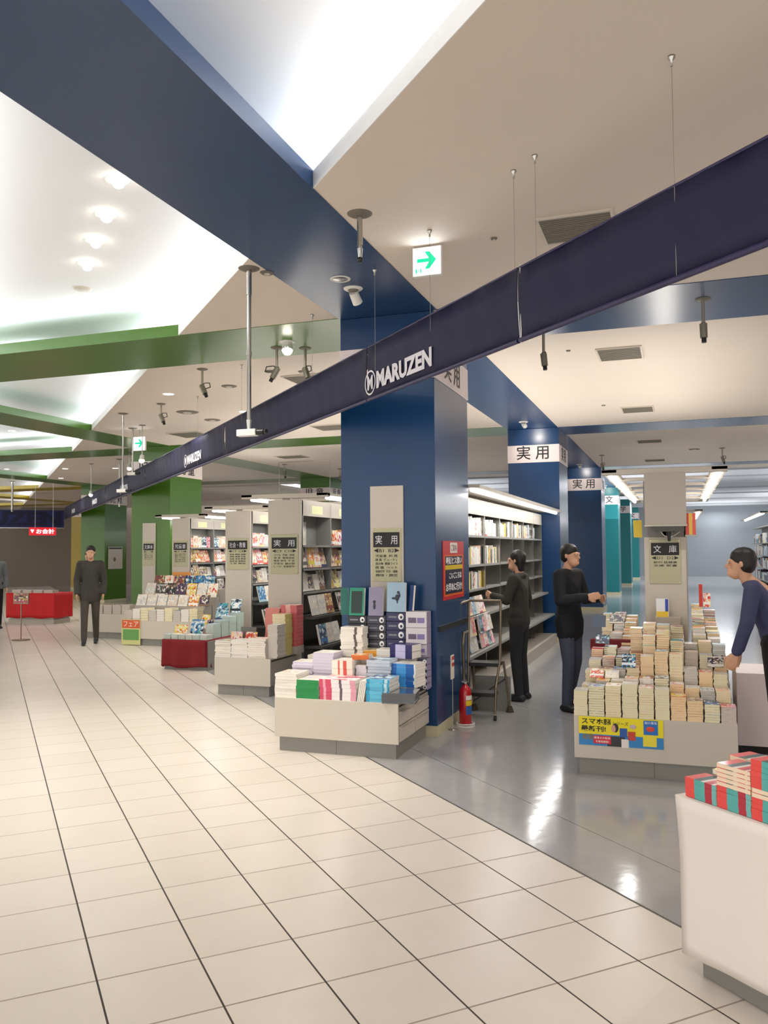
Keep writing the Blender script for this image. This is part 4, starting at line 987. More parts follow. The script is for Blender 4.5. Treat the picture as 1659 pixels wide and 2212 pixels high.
# ------------------------------------------------------------------ further tables at left
display_table(-4.93, -4.235, 8.30, 9.0, .415, 'low cream display table with white paged piles, second from the blue column', False)
T2 = 'on the second display table'
for i, (a, b, zt_, c) in enumerate([(-4.93, -4.73, .60, m_pagew), (-4.725, -4.52, .61, m_pagew), (-4.515, -4.30, .63, m_pagew)]):
    stack(a, b, 8.31, .415, zt_, 9, .2, flat[('brown', 'pale', 'warm')[i]], solid('#e8e0d2'), c, 'B', 'white paged softcover, %s pile on the front of the second display table' % ('left', 'middle', 'right')[i], 'softcover_book', jit=.006)
stack(-4.30, -4.18, 8.36, .415, .78, 16, .2, flat['pale'], solid('#dcd6c4'), m_pageg, 'B', 'grey edged softcover in the tall pile at the right of the second table', 'softcover_book', jit=.004)
stack(-4.36, -4.2, 8.60, .415, .88, 18, .18, flat['warm'], solid('#d9c87a'), m_page, 'R', 'yellow green edged softcover in the tall pile behind the grey one', 'softcover_book', jit=.004)
stack(-4.36, -4.16, 8.81, .50, .97, 11, .18, flat['pink'], stripes('salmon_spine', ['#d8676a', '#f0b6ac', '#d8676a'], [.3, .6]), solid('#d8676a'), 'F', 'salmon red spined softcover in the tallest pile of the second table', 'softcover_book', jit=.004)
riser(-4.37, 8.80, -4.15, 8.99, .415, .50, 'small riser under the salmon red pile')
stack(-4.56, -4.38, 8.81, .415, .93, 12, .17, flat['pink'], solid('#e08a80'), solid('#e2a79c'), 'F', 'pink spined softcover left of the salmon red pile', 'softcover_book', jit=.004)
facecard(-4.75, 8.72, .415, .2, .3, solid('#6d6a63'), 'plain grey board standing behind the second table piles', 8, 'grey_board')
for i, (x, y, m) in enumerate([(-4.85, 8.6, A_PINK), (-4.66, 8.6, A_WARM)]): facecard(x, y, .415, .15, .26, m, ['pink covered book standing at the left of the second table', 'orange and red book standing in the middle of the second table'][i], 15)

# red cloth table
r = empty('cloth_table', (-6.34, 9.88, 0), 0, 'low display table draped with dark red cloth, left of the second table', 'table')
MB().box(-.33, .04, 0, .36, 1.2, .385).build('cabinet', m_kick, r)
def drape(w0, w1, d, zt_, zb, m, parent, name='cloth', amp=.014, freq=30, back=True, flare=0.02):
    """cloth hanging from a box: top sheet and skirts with folds"""
    per = []; n = 60
    pts = []
    L = [(w0, 0, w1, 0), (w1, 0, w1, d), (w1, d, w0, d), (w0, d, w0, 0)]
    nr = [(0, -1), (1, 0), (0, 1), (-1, 0)]
    for (a, b, c_, e), nn in zip(L, nr):
        ln = math.hypot(c_-a, e-b); k = max(4, int(ln/.025))
        for i in range(k): pts.append((a+(c_-a)*i/k, b+(e-b)*i/k, nn, i/k, ln))
    rows_ = 8; vs = []; N = len(pts); acc = 0
    for j in range(rows_+1):
        f = j/rows_; z = zt_+(zb-zt_)*f; s_ = 0
        for i, (x, y, nn, u, ln) in enumerate(pts):
            s_ += .025; fold = math.sin(s_*freq+.8*math.sin(s_*7))*amp*f**.7+flare*f
            zz = z+(.012*math.sin(s_*11+1) if j == rows_ else 0)
            vs.append((x+nn[0]*fold, y+nn[1]*fold, zz))
    mbx = MB(); fs = [(j*N+i, (j+1)*N+i, (j+1)*N+(i+1) % N, j*N+(i+1) % N) for j in range(rows_) for i in range(N)]
    mbx.add(vs, fs, 0, True); mbx.add(vs[:N], [tuple(range(N))], 0)
    o = mbx.build(name, m, parent)
    so = o.modifiers.new('thickness', 'SOLIDIFY'); so.thickness = .003; so.offset = 1
    return o
drape(-.34, .335, 1.22, .40, .035, m_redcloth, r, amp=.016, freq=26, flare=.01)
for i in range(6):
    a = -6.67+i*.113
    stack(a, a+.105, 9.90, .404, .47, 5, .16, flat[('cool', 'pale')[i % 2]], solid('#c9d2cc'), mat('pale_green_pages', '#c4cbc2', .8), 'B', 'grey green edged book in front on the red cloth table, %s pile from left' % ORD[i], 'softcover_book')
for i in range(4):
    y = 10.1+i*.22
    stack(-6.14, -6.02, y, .404, .60+.035*i, 8, .2, flat['cool'], solid('#bfcfc4'), mat('pale_green_pages', '#c4cbc2', .8), 'R', 'pale green edged book at right on the red cloth table, %s pile' % ORD[i], 'softcover_book')
for i, (x, y, z, m, l, w_, h_) in enumerate([(-6.55, 10.1, .404, A_WARM, 'cream covered book propped at the left of the red cloth table', .2, .18), (-6.33, 10.15, .404, A_COOL, 'bright blue picture book propped in the middle of the red cloth table', .2, .26), (-6.2, 10.3, .404, A_DARK, 'dark teal picture book propped on the red cloth table', .14, .24),
                                       (-6.22, 10.65, .62, A_COOL, 'dark blue box-like book on top of the pale green piles', .2, .17), (-6.14, 10.9, .70, A_COOL, 'light blue drawn book propped highest on the red cloth table', .17, .2), (-6.36, 10.9, .64, A_COOL, 'light blue and white book behind the dark blue one', .15, .2), (-6.4, 10.5, .50, A_WARM, 'yellow covered book propped behind the blue picture book', .13, .2)]):
    if z > .41: riser(x-w_/2, y, x+w_/2, y+.12, .404, z, 'riser under the ' + l.split(' book')[0] + ' book on the red cloth table')
    facecard(x, y, z, w_, h_, m, l, 18)

# table by the green column
display_table(-9.06, -7.55, 12.2, 13.2, .42, 'long low cream display table before the green column', False)
r = empty('poster', (-8.87, 12.195, .21), 0, 'orange and green poster on the left end of the table before the green column', 'poster')
MB().box(-.19, -.004, -.2, .19, 0, .23).build('sheet', solid('#cfd08a'), r); MB().box(-.18, -.006, .08, .18, -.004, .22).build('orange_title_block', solid('#d8592a'), r)
MB().box(-.16, -.006, -.12, .16, -.004, .06).build('green_picture', solid('#5f9a4a'), r); text('lettering', 'フェア', .1, solid('#f2e8c8'), r, face((0, -1, 0), (0, -.0065, .15)), fit=(.3, .09))
for i in range(9):
    a = -9.02+i*.16
    stack(a, a+.15, 12.22, .42, .60+.02*((i*7) % 3), 5, .2, flat[('brown', 'pale', 'cool', 'pale')[i % 4]], solid('#cfc8bc'), [m_pageg, m_pagew, m_page][i % 3], 'B', 'pale paged book in the front row before the green column, %s pile from left' % ORD[i], 'softcover_book')
for row, (y, z, n) in enumerate(((12.5, .66, 7), (12.75, .80, 7), (13.0, .93, 6))):
    riser(-9.0, y-.02, -7.6, y+.2, .42, z, 'riser step %s on the table before the green column' % ['one', 'two', 'three'][row])
    for i in range(n):
        x = -8.9+i*.21
        facecard(x, y, z, .19, .25 if row else .2, random.choice([A_MAG, A_WARM, A_DARK, A_PALE, A_COOL]), 'propped book before the green column, %s row, %s from left' % (['front', 'middle', 'back'][row], ORD[i]), 20)
r = tag(MB().box(-8.72, 13.21, .95, -8.35, 13.235, 1.22).build('orange_board', solid('#e0953a')), 'orange striped board standing behind the propped books', 'board')
# plant-like dark case and round items left of the green column
display_table(-10.6, -9.4, 13.0, 14.0, .45, 'low display table at the left foot of the green column', False)
for i in range(5): stack(-10.5+i*.2, -10.32+i*.2, 13.05, .45, .62, 4, .2, flat['brown'], solid('#b8a890'), m_pageg, 'B', 'brown covered book at the foot of the green column, %s pile from left' % ORD[i], 'softcover_book')
# bright red table at far left with sign stand
r = empty('cloth_table', (-13.7, 15.2, 0), .08, 'table covered with bright red cloth at the far left', 'table')
MB().box(-.62, .03, .0, .56, .62, .10).build('base_frame', m_panel2, r); MB().box(-.6, .05, .1, .54, .6, .66).build('cabinet', m_panel2, r)
drape(-.66, .6, .65, .68, .13, m_redt, r, amp=.006, freq=14, flare=.0)
for i in range(4): stack(-.55+i*.28, -.33+i*.28, .05, .683, .75, 3, .2, flat['cool'], solid('#9fb0a0'), m_pageg, 'B', 'pale green book on the bright red table, %s pile from left' % ORD[i], 'softcover_book', base=Matrix.Translation((-13.7, 15.2, 0)) @ Matrix.Rotation(.08, 4, 'Z'))
r = empty('sign_stand', (-11.345, 12.333, 0), 0, 'thin bronze floor stand holding a small sign, before the red table', 'sign stand')
MB().lathe([(0, 0), (.16, 0), (.16, .012), (.03, .02), (0, .02)], 24).build('base', m_bag, r); MB().cyl((0, 0, .02), (0, 0, .66), .011).build('pole', m_bag, r)
b = MB().box(-.17, -.012, .66, .17, .012, .86).build('sign_frame', m_bag, r); MB().box(-.155, -.014, .675, .155, -.012, .845).build('sign_sheet', A_MAG, b)
text('lettering', 'ご案内', .05, m_black, b, face((0, -1, 0), (0, -.016, .8)), fit=(.2, .045))

# hanging banner across the far end, red till sign, poles
r = empty('hanging_banner', (-20.3, 24.05, 0), 0, 'wide navy banner across the far left end with large lettering', 'banner')
gx = Vector((S2, S2, 0)); nn = Vector((S2, -S2, 0))
def fbox(a, b, z0, z1, y0, y1, name, m, rr=r):
    vs = []
    for z in (z0, z1):
        for u, v in ((a, y0), (b, y0), (b, y1), (a, y1)): p = gx*u+nn*v; vs.append((p.x, p.y, z))
    return MB().add(vs, [(3, 2, 1, 0), (4, 5, 6, 7), (0, 1, 5, 4), (1, 2, 6, 5), (2, 3, 7, 6), (3, 0, 4, 7)]).build(name, m, rr)
fbox(-7.5, 0, 2.45, 3.05, -.01, 0, 'cloth', mat('far_navy', '#1f2a66', .6)); fbox(-7.5, 0, 2.42, 2.45, -.02, .01, 'bottom_pipe', m_steel)
text('lettering', 'MARUZEN', .5, mat('far_lettering', '#10133c', .6), r, face(nn, gx*-2.15+nn*.012+Vector((0, 0, 2.76))), bold=.03, fit=(4.1, .5))
r = empty('till_sign', (-17.9, 20.4, 2.22), 0, 'small red lit sign with white characters at the far left', 'sign')
MB().cyl((-.2, -.2, .1), (-.2, -.2, 1.46), .006).cyl((.15, .15, .1), (.15, .15, 1.46), .006).build('cord', m_steel, r)
fbox(-.45, .3, -.12, .12, -.03, 0, 'sign_box', mat('till_red', '#d8202c', .5, emit=.6), r); text('lettering', 'お会計', .18, m_exitw, r, face(nn, gx*.0+nn*.008), fit=(.5, .14))
mb = MB(); 
text('arrow_lettering', '▼', .15, m_exitw, r, face(nn, gx*-.36+nn*.008), fit=(.1, .1))
camera_pole(-18.5, 19.7, .9, 'white pole far at the left edge, near the banner end', .03, False)
camera_pole(-11.9, 15.9, 1.1, 'thin white pole hanging before the far green column', .014, False)
o = MB().box(-19.4, 30, 2.55, -16.5, 30.1, 3.05).build('pink_banner', m_pink); tag(o, 'pink far banner above the second left bookcase', 'banner'); MB().cyl((-19, 30.05, 3.05), (-19, 30.05, S), .008).cyl((-17, 30.05, 3.05), (-17, 30.05, S), .008).cyl((-19, 30.05, S-.01), (-17, 30.05, S-.01), .008).build('cord', m_steel, o)
r = empty('notice_board', (-16.985, 22.5, 0), 0, 'pale grey notice sheet on the side of the far green column', 'notice')
MB().box(0, -.35, 1.05, .02, .35, 1.75).build('sheet', m_ventf, r); MB().box(.02, -.33, 1.68, .025, .33, 1.73).build('black_top_bar', m_black, r); MB().ball((.02, -.05, 1.35), .07, (.1, 1, 1)).build('printed_dot', m_vent, r)
o = tag(MB().box(-9.0, 17.9, 2.22, -7.5, 17.93, 2.5).build('pink_banner', m_pink), 'pink banner between the green column and the bookcases', 'banner'); MB().cyl((-8.9, 17.915, 2.5), (-8.9, 17.915, S), .006).cyl((-7.6, 17.915, 2.5), (-7.6, 17.915, S), .006).cyl((-8.9, 17.915, S-.01), (-7.6, 17.915, S-.01), .006).build('cord', m_steel, o)

# ------------------------------------------------------------------ the near table at bottom right
# its front runs along the aisle: local x = along the aisle towards the right, local y = into the shop
wt = Matrix((Vector((S2, -S2, 0)), Vector((S2, S2, 0)), Vector((0, 0, 1)))).transposed().to_4x4(); wt.translation = Vector((0.0, 3.42, 0))
r = empty('cloth_table', (0, 3.42, 0), -PI/4, 'waist high table wrapped in plain white cloth at the bottom right corner', 'table')
MB().box(.03, .04, 0, 1.3, .66, .14).build('plinth', m_kick, r, .003)
MB().box(.01, .03, .14, 1.32, .67, .645).build('cabinet', m_panel2, r)
vs = []; L = [(-.03, -.02, 1.36, -.02), (1.36, -.02, 1.36, .7), (1.36, .7, -.03, .7), (-.03, .7, -.03, -.02)]; nrs = [(0, -1), (1, 0), (0, 1), (-1, 0)]
ring = []
for (a, b, c_, e), n_ in zip(L, nrs):
    k = int(math.hypot(c_-a, e-b)/.04)
    for i in range(k):
        u = i/k; ring.append((a+(c_-a)*u, b+(e-b)*u, n_, math.hypot(c_-a, e-b)*u))
N = len(ring); RW = 14
for j in range(RW+1):
    f_ = j/RW
    for i, (x, y, n_, u) in enumerate(ring):
        pull = -.018*math.sin(min(1, f_*2.2)*PI/2) if j else 0
        wv = .005*f_*math.sin(u*9+n_[0]*2)+.003*math.sin(u*23)*f_
        z = .661-(.661-.085)*f_ - (.008 if j else 0) + (.03*math.sin(u*3.2+.4)-.02 if j == RW else 0)
        vs.append((x+n_[0]*(pull+wv)+(.006 if j else 0)*n_[0], y+n_[1]*(pull+wv), z))
mb = MB(); mb.add(vs, [(j*N+i, (j+1)*N+i, (j+1)*N+(i+1) % N, j*N+(i+1) % N) for j in range(RW) for i in range(N)], 0, True)
mb.add(vs[:N], [tuple(range(N))], 0, False)
cl_ = mb.build('cloth', m_whitecloth, r); so = cl_.modifiers.new('thickness', 'SOLIDIFY'); so.thickness = .003; so.offset = -1
sp_red = stripes('red_teal_spine', ['#e2443f', '#4fa9a3', '#b02038', '#6fb4b0'], [.30, .64, .86])
covr = stripes('red_white_cover', ['#e0413f', '#2b4a50', '#e8e0da', '#e0413f', '#c82f4a', '#f2e6e0', '#d8374a'], [.28, .5, .62, .7, .85, .92])
Wd = .148
def wstack(i, z0, z1, n, side, lab, y=.0, cover=None, x=None, rz=0, pg=None):
    x = i*.152+.004 if x is None else x
    return stack(x, x+Wd, y, z0, z1, n, .108, cover or covr, sp_red, pg or page_mat('page_edges_pale_peach', '#efd8bd'), side, lab, 'red_book', rz=rz, jit=.0012, base=wt)
Z = .663
wstack(0, Z, Z+.072, 4, 'F', 'red and teal striped spine book, pile at the left end of the white cloth table')
wstack(1, Z, Z+.078, 4, 'F', 'red and teal spined book in the lower half of the second pile, white cloth table')
wstack(1, Z+.078, Z+.158, 5, 'B', 'peach paged book in the upper half of the second pile, white cloth table')
wstack(2, Z, Z+.074, 4, 'F', 'red and teal spined book at the bottom of the third pile, white cloth table')
wstack(2, Z+.074, Z+.108, 2, 'B', 'peach paged book in the middle of the third pile, white cloth table')
wstack(2, Z+.108, Z+.205, 5, 'F', 'red and teal spined book at the top of the third pile, white cloth table')
wstack(3, Z, Z+.2, 9, 'F', 'red and teal spined book in the pile at the right picture edge')
wstack(1, Z, Z+.16, 8, 'L', 'dark red edged book in the back row of the white cloth table', y=.13, x=.10)
wstack(1, Z, Z+.185, 9, 'F', 'bright red spined book in the back row of the white cloth table', y=.13, x=.26, rz=.08)
stack(.015, .085, .13, Z, Z+.09, 5, .1, solid('#e8d83c'), solid('#f2efe8'), m_pagew, 'L', 'yellow and white small book behind the first red pile', 'small_book', rz=.2, base=wt)
o = MB().box(0, 0, 0, .2, .012, .24).build('upright_board', mat('pale_peach_board', '#e6d3c6', .6)); o.matrix_world = wt @ Matrix.Translation((.335, .115, Z+.0)) ; tag(o, 'pale upright board behind the red books at the right picture edge', 'board')

# ------------------------------------------------------------------ fire extinguisher, its sign, step ladder
r = empty('fire_extinguisher', (-1.86, 7.50, 0), 0, 'red fire extinguisher standing in a low metal holder beside the blue column', 'fire extinguisher')
MB().lathe([(0, .012), (.05, .012), (.056, .02), (.057, .30), (.05, .335), (.03, .358), (.022, .365), (.022, .375), (0, .375)], 28).build('cylinder', m_red, r)
MB().lathe([(0, .375), (.02, .375), (.02, .395), (.012, .40), (0, .40)], 16).build('neck', m_steel, r)
MB().box(-.012, -.05, .395, .012, .035, .403).box(-.012, -.06, .41, .012, .03, .418, 0, Matrix.Rotation(.06, 4, 'X')).build('lever', m_steel, r)
MB().tube([(0, .03, .39), (.01, .065, .37), (.02, .072, .25), (.02, .068, .1)], .008).build('hose', m_dark, r)
lb = MB()
for j, (a, b_) in enumerate(((.24, .28), (.19, .235), (.11, .185))):
    vs = [(.0585*math.cos(t), .0585*math.sin(t), z) for z in (a, b_) for t in [math.radians(-70+q*10) for q in range(9)]]
    lb.add(vs, [(q, q+1, 10+q, 9+q) for q in range(8)], j, True)
lb.build('label', [solid('#f0eee6'), solid('#e8c81e'), solid('#2a5fa8')], r)
h_ = MB(); 
for z in (.008, .03):
    vs = []; n = 28
    for rr in (.075, .085):
        for zz in (z-.008, z+.0): vs += [(rr*math.cos(2*PI*q/n), rr*math.sin(2*PI*q/n), zz) for q in range(n)]
    h_.add(vs, [(q, (q+1) % n, n+(q+1) % n, n+q) for q in range(n)]+[(2*n+q, 3*n+q, 3*n+(q+1) % n, 2*n+(q+1) % n) for q in range(n)]+[(n+q, n+(q+1) % n, 3*n+(q+1) % n, 3*n+q) for q in range(n)]+[(q, 2*n+q, 2*n+(q+1) % n, (q+1) % n) for q in range(n)], 0)
h_.cyl((0, 0, 0), (0, 0, .01), .084, .06, 28)
for a in (0, PI/2, PI, 3*PI/2): h_.cyl((.08*math.cos(a), .08*math.sin(a), 0), (.08*math.cos(a), .08*math.sin(a), .03), .004, n=6)
tag(h_.build('holder', m_white, None, 0, (-1.86, 7.50, 0)), 'pale round metal holder under the red fire extinguisher', 'holder')
r = empty('extinguisher_sign', (-1.925, 7.30, 0), 0, 'thin pole with narrow red and cream sign plate beside the extinguisher', 'sign')
MB().lathe([(0, 0), (.04, 0), (.04, .006), (0, .008)], 18).cyl((0, 0, 0), (0, 0, .46), .005).build('pole', m_steel, r)
MB().box(-.006, -.045, .45, .006, .045, .66).build('plate', solid('#efe2cf'), r, .002); MB().box(-.0068, -.04, .56, .0068, .04, .65).build('red_half', solid('#c8342e'), r)
text('lettering', '消火器', .03, solid('#ffffff'), r, face((1, 0, 0), (.0075, 0, .605)), fit=(.07, .025))

r = empty('step_ladder', (-1.80, 8.0, 0), 0, 'library step ladder with black treads and bent tube handrails beside the column', 'step ladder')
for (ya, yb, z) in ((-.22, -.03, .255), (.0, .2, .505)):
    MB().box(-.145, ya, z-.035, .145, yb, z).build('tread', m_dark, r, .004)
MB().tube([(-.16, -.15, .02), (-.16, -.14, .40), (-.16, -.17, .70), (-.16, -.12, .80), (-.16, .05, .80)], .012).build('side_rail', m_bag, r)
MB().tube([(.15, -.2, .06), (.15, -.16, .3), (.15, .04, .52), (.15, .1, .9), (.15, .12, 1.09)], .012).build('side_rail', m_bag, r)
MB().tube([(-.16, .0, .03), (-.16, .1, 1.09)], .012).build('rear_rail', m_bag, r)
MB().tube([(-.19, -.16, .95), (-.19, -.16, 1.08), (-.16, .1, 1.095), (.15, .12, 1.095)], .012).build('top_handrail', m_bag, r)
MB().tube([(.15, .22, .5), (.2, .26, .05)], .011).build('rear_leg', m_bag, r)
MB().tube([(-.15, .22, .5), (-.16, .26, .05)], .011).build('rear_leg', m_bag, r)
MB().tube([(-.15, .2, .1), (.18, .25, .34)], .008).build('brace', m_shelfd, r)
for x, y in ((.15, -.2), (-.16, -.15)):
    MB().cyl((x-.012, y, .025), (x+.012, y, .025), .025).build('castor', m_dark, r)
for x, y in ((.2, .26), (-.16, .26)): MB().cyl((x, y, 0), (x, y, .06), .04, .02).build('rubber_foot', mat('brown_rubber', '#4b3d2f', .7), r)
tag(MB().box(-1.96, 8.30, .0, -1.60, 8.33, .34).build('stored_board', m_shelf), 'grey board leaning low behind the step ladder', 'board')

# ------------------------------------------------------------------ people
def blob(name, groups, m, parent, voxel=.009, smooth=5, post=None):
    """continuous surface around groups of spheres (each group wrapped in its own hull, then fused)"""
    bm = bmesh.new()
    for g in groups:
        t = bmesh.new()
        for c, rr in g:
            sc = rr if isinstance(rr, (tuple, list)) else (rr, rr, rr)
            ret = bmesh.ops.create_icosphere(t, subdivisions=2, radius=1)
            for v in ret['verts']: v.co = Vector((v.co.x*sc[0], v.co.y*sc[1], v.co.z*sc[2]))+Vector(c)
        pts = [v.co.copy() for v in t.verts]; t.free()
        t = bmesh.new(); vv = [t.verts.new(p) for p in pts]; bmesh.ops.convex_hull(t, input=vv)
        loose = [v for v in t.verts if not v.link_faces]; bmesh.ops.delete(t, geom=loose, context='VERTS')
        mp = {}
        for v in t.verts: mp[v] = bm.verts.new(v.co)
        for f in t.faces: bm.faces.new([mp[v] for v in f.verts])
        t.free()
    bmesh.ops.recalc_face_normals(bm, faces=bm.faces)
    me = bpy.data.meshes.new('tmp'); bm.to_mesh(me); bm.free()
    o = bpy.data.objects.new('tmp', me); COL.objects.link(o)
    rm = o.modifiers.new('r', 'REMESH'); rm.mode = 'VOXEL'; rm.voxel_size = voxel; rm.use_smooth_shade = True
    sm = o.modifiers.new('s', 'SMOOTH'); sm.factor = .5; sm.iterations = smooth
    dg = DG(); dg.update(); nm = bpy.data.meshes.new_from_object(o.evaluated_get(dg)); bpy.data.objects.remove(o)
    nm.name = name; nm.materials.clear(); nm.materials.append(m)
    nm.polygons.foreach_set('use_smooth', [True]*len(nm.polygons))
    p = bpy.data.objects.new(name, nm); COL.objects.link(p); p.parent = parent
    return p
skin = mat('skin', '#d3a283', .55); hairm = noisy(mat('dark_hair', '#1a1613', .5), 40, .2)
def person(x, y, rz, h, label, top, bottom, shoe, pose=None, hairlen=.0, coat=False, voxel=.009, hairc=None, bw=1.0):
    """figure facing local -y"""
    k = h/1.72; V = lambda *a: Vector(a)*k
    J = dict(hipL=(-.085, 0, .92), hipR=(.085, 0, .92), kneeL=(-.095, -.015, .5), kneeR=(.095, -.015, .5), ankL=(-.1, .02, .085), ankR=(.1, .02, .085),
             shL=(-.17, .0, 1.40), shR=(.17, .0, 1.40), elL=(-.225, .03, 1.13), elR=(.225, .03, 1.13), wrL=(-.22, -.06, .89), wrR=(.22, -.06, .89), chest=(0, 0, 1.27), waist=(0, 0, 1.07), neck=(0, .01, 1.46), head=(0, -.012, 1.605))
    J.update(pose or {}); J = {a: Vector(b)*k for a, b in J.items()}
    r = empty('person', (x, y, 0), rz, label, 'person')
    hd = J['head']; nk = J['neck']
    G = [[(hd+V(0, .012, .03), (.074*k, .088*k, .085*k)), (hd+V(0, -.022, -.06), (.052*k, .055*k, .05*k))],
         [(hd+V(0, -.08, -.075), .022*k), (hd+V(0, -.04, -.07), .05*k)],
         [(hd+V(0, -.093, .005), .007*k), (hd+V(0, -.106, -.022), .011*k), (hd+V(0, -.09, -.024), .014*k)],
         [(hd+V(-.03, -.082, .022), .014*k), (hd+V(.03, -.082, .022), .014*k)],
         [(hd+V(-.016, -.09, -.05), .006*k), (hd+V(.016, -.09, -.05), .006*k)],
         [(hd+V(-.076, .01, .0), (.008*k, .015*k, .028*k))], [(hd+V(.076, .01, .0), (.008*k, .015*k, .028*k))],
         [(hd+V(0, .015, -.06), .05*k), (nk, .052*k)], [(nk, .052*k), (J['chest']+V(0, 0, .1), .06*k)]]
    def limb(a, b, ra, rb): return [(J[a] if isinstance(a, str) else a, ra*k), (J[b] if isinstance(b, str) else b, rb*k)]
    for s in 'LR':
        G += [limb('sh'+s, 'el'+s, .047, .038), limb('el'+s, 'wr'+s, .038, .026), limb('hip'+s, 'knee'+s, .075, .05), limb('knee'+s, 'ank'+s, .05, .035)]
    G += [[(J['shL']+V(.03, 0, 0), .05*k), (J['shR']+V(-.03, 0, 0), .05*k), (J['chest'], (.13*k, .09*k, .1*k))], [(J['chest'], (.13*k, .09*k, .1*k)), (J['waist'], (.11*k, .085*k, .08*k))], [(J['waist'], (.11*k, .085*k, .08*k)), (J['hipL'], .08*k), (J['hipR'], .08*k)]]
    for s, sg in (('L', -1), ('R', 1)):
        w = J['wr'+s]; d = (w-J['el'+s]).normalized(); side = Vector((sg, 0, 0)); side = (side-d*side.dot(d)).normalized(); nrm = d.cross(side).normalized()
        if nrm.y > 0: nrm = -nrm
        pk = w+d*.045*k
        G.append([(w, .024*k), (w+d*.085*k+nrm*.03*k, .012*k), (w+d*.085*k-nrm*.028*k, .012*k)])
        for q, ln in enumerate((.062, .07, .066, .052)):
            b0 = w+d*.085*k+nrm*(.03-.0195*q)*k; b1 = b0+d*ln*.55*k-side*.008*k; b2 = b1+d*ln*.4*k-side*.02*k
            G += [[(b0, .0095*k), (b1, .0088*k)], [(b1, .0088*k), (b2, .008*k)]]
        t0 = w+d*.03*k+nrm*.022*k; t1 = t0+d*.03*k+nrm*.028*k; t2 = t1+d*.028*k+nrm*.005*k-side*.01*k
        G += [[(t0, .012*k), (t1, .011*k)], [(t1, .011*k), (t2, .009*k)]]
    body = blob('body', G, skin, r, voxel*.75, 3)
    for sg in (-1, 1):
        c = hd+V(.03*sg, -.0875, .012); MB().ball(c, .0105*k, (1, .6, .7), n=12).ball(c+V(0, -.005, 0), .0045*k, (1, .5, 1), 1, n=8).build('eye', [m_white, m_black], body)
    MB().ball(hd+V(0, -.0935, -.05), .018*k, (1, .25, .22), n=12).build('lips', mat('lip_tone', '#a8635a', .5), body)
    # hair: shell over the skull, open at the face
    HG = [[(hd+V(0, .02, .052), (.086*k, .1*k, .082*k)), (hd+V(0, .045, -.01), (.083*k, .066*k, .07*k))]]
    if hairlen: HG.append([(hd+V(0, .05, .0), (.085*k, .05*k, .06*k)), (hd+V(0, .06, -hairlen), (.07*k, .035*k, .03*k))])
    blob('hair', HG, hairc or hairm, r, voxel, 3)
    c = .02 if coat else .012
    TG = [[(J['shL']+V(.03, 0, 0), (.05+c)*k), (J['shR']+V(-.03, 0, 0), (.05+c)*k), (J['chest'], ((.13+c)*k, (.095+c)*k, .1*k))], [(J['chest'], ((.13+c)*k, (.095+c)*k, .1*k)), (J['waist'], ((.125+c)*k, (.095+c)*k, .08*k))],
          [(J['waist'], ((.125+c)*k, (.095+c)*k, .08*k)), (J['hipL']+V(0, 0, -.02), (.095+c*.5)*k), (J['hipR']+V(0, 0, -.02), (.095+c*.5)*k)], [(nk+V(0, .018, -.025), (.068*k, .068*k, .04*k)), (J['shL']+V(.05, 0, 0), .05*k), (J['shR']+V(-.05, 0, 0), .05*k)]]
    if coat: TG.append([(J['hipL'], .108*k), (J['hipR'], .108*k), (J['kneeL']*.3+J['hipL']*.7, .095*k), (J['kneeR']*.3+J['hipR']*.7, .095*k)])
    for s in 'LR': TG += [limb('sh'+s, 'el'+s, .052+c, .042+c), limb('el'+s, J['wr'+s]+(J['el'+s]-J['wr'+s]).normalized()*.01, .042+c, .03+c)]
    blob('coat' if coat else 'shirt', TG, top, r, voxel, 3)
    BG = [[(J['hipL']+V(.01, 0, .04), .098*k*bw), (J['hipR']+V(-.01, 0, .04), .098*k*bw), (J['hipL']+V(0, 0, -.08), .088*k), (J['hipR']+V(0, 0, -.08), .088*k)]]
    for s in 'LR': BG += [limb('hip'+s, 'knee'+s, .092*bw, .066*bw), limb('knee'+s, J['ank'+s]+V(0, 0, .0), .066*bw, .052*bw)]
    blob('trousers', BG, bottom, r, voxel, 3)
    for s in 'LR':
        a = J['ank'+s]; b = Vector((a.x, a.y, 0))
        blob('shoe', [[(a+V(0, 0, -.015), .045*k), (b+V(0, .045, .035), (.036*k, .036*k, .035*k)), (b+V(0, -.06, .03), (.042*k, .04*k, .03*k))], [(b+V(0, -.06, .03), (.042*k, .04*k, .03*k)), (b+V(0, -.15, .024), (.036*k, .04*k, .024*k))]], shoe, r, voxel*.8, 2)
    return r
cl_ = lambda n, c: noisy(mat(n, c, .8), 14, .06)
# shopper in a black coat between the column and the large table
person(-1.05, 8.55, math.radians(65), 1.64, 'person in black coat and blue grey jeans browsing between the column and the table', cl_('black_coat', '#15161c'), cl_('grey_jeans', '#474c60'), m_dark,
       dict(elR=(.24, -.05, 1.14), wrR=(.14, -.27, 1.16), elL=(-.24, -.05, 1.14), wrL=(-.12, -.27, 1.18), head=(0, -.03, 1.6), kneeL=(-.1, -.05, .5), ankL=(-.12, -.03, .085), ankR=(.1, .08, .085)), coat=True)
# shopper facing the bookcase
person(-1.62, 8.95, math.radians(-100), 1.58, 'person in dark olive jacket facing the grey bookcase beside the step ladder', cl_('olive_jacket', '#34322d'), cl_('charcoal_trousers', '#2a2b2d'), mat('black_white_shoe', '#26262a', .4),
       dict(elR=(.24, -.06, 1.15), wrR=(.12, -.28, 1.2), head=(0, -.025, 1.6)), hairlen=.1)
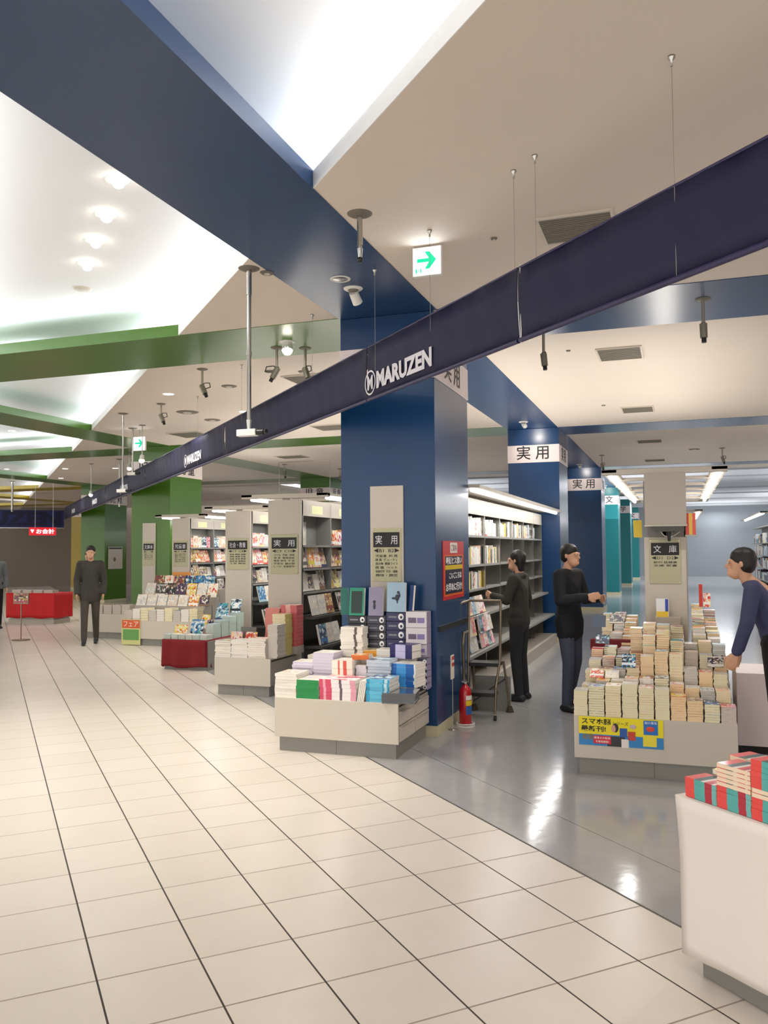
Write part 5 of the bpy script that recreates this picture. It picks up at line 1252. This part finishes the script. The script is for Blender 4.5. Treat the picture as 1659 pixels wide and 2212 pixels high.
# member of staff leaning over the books at right
person(.675, 6.60, math.radians(-98), 1.64, 'person in denim blue shirt and black trousers reaching for books at the right table', cl_('denim_shirt', '#3d4062'), cl_('black_trousers', '#0c0c0f'), m_dark,
       dict(chest=(0, -.13, 1.25), waist=(0, -.06, 1.07), neck=(0, -.22, 1.42), head=(0, -.27, 1.55), shL=(-.17, -.18, 1.37), shR=(.17, -.18, 1.37), elL=(-.23, -.24, 1.12), elR=(.23, -.22, 1.12), wrL=(-.17, -.31, .88), wrR=(.20, -.30, .90), hipL=(-.085, -.02, .92), hipR=(.085, -.02, .92)), bw=1.3)
r = empty('side_cabinet', (.66, 7.05, 0), 0, 'low pale cabinet behind the person at the right edge', 'cabinet')
MB().box(-.26, .1, .06, .34, .7, .62).build('body', m_band, r, .003); MB().box(-.24, .12, 0, .32, .68, .06).build('base', m_dark, r)
# people in the aisle at left
person(-9.68, 12.15, math.radians(35), 1.70, 'person in dark grey coat walking down the aisle before the green column', cl_('dark_grey_coat', '#3d3a36'), cl_('brown_trousers', '#4a433c'), m_dark,
       dict(kneeL=(-.09, -.1, .52), ankL=(-.09, -.16, .1), kneeR=(.09, .02, .5), ankR=(.09, .2, .12)), coat=True, voxel=.014)
person(-13.62, 14.05, math.radians(60), 1.66, 'person in grey top and black trousers cut off by the left picture edge', cl_('grey_top', '#6d7074'), cl_('black_trousers', '#0c0c0f'), m_dark, voxel=.014)
person(-13.3, 16.6, math.radians(20), 1.6, 'person in brownish jacket standing behind the bright red table', cl_('brown_jacket', '#7c675c'), cl_('grey_trousers', '#4f4f55'), m_dark, voxel=.016, hairlen=.08)

facecard(-.37, 8.46, 1.70, .08, .17, solid('#e6c84a'), 'yellow upright leaflet beside the left edge of the cream box panel', 10, 'upright_leaflet', rz=.2)
for i, (x, c, l) in enumerate(((.075, '#d8402c', 'red'), (.105, '#e8b83a', 'orange yellow'), (.135, '#e2553a', 'orange red'))):
    facecard(x, 8.30-.0*i, 1.72, .028, .2, solid(c), '%s narrow book standing right of the cream box panel' % l, 3)
tag(MB().box(.055, 8.26, 1.705, .16, 8.40, 1.718).build('small_shelf', m_panel2), 'small cream ledge right of the cream box panel', 'shelf')

for i, (x, y, z, l) in enumerate(((-8.35, 11.75, 3.10, 'bright bare spotlight hanging beside the small exit sign'), (-13.15, 16.5, 2.95, 'bright hanging spotlight over the aisle beyond the exit sign'), (-10.9, 14.9, 3.35, 'small lit spotlight under the far green cross beam'))):
    r = empty('hanging_lamp', (x, y, S), 0, l, 'ceiling light', 'lit lamps hanging over the aisle')
    MB().lathe([(0, -.01), (.05, -.01), (.06, 0)], 18).build('flange', m_vent, r)
    MB().cyl((0, 0, -.01), (0, 0, z-S+.08), .009).build('pipe', m_steel, r)
    MB().cyl((0, 0, z-S+.09), (.0, -.01, z-S+.01), .03, .045).build('lamp_head', m_white, r)
    MB().ball((0, -.012, z-S), .045).build('bulb', m_glow, r)
    spot('hanging_lamp_light', (x, y-.03, z-.08), 40, (x-1.5, y-2, 0), 110)
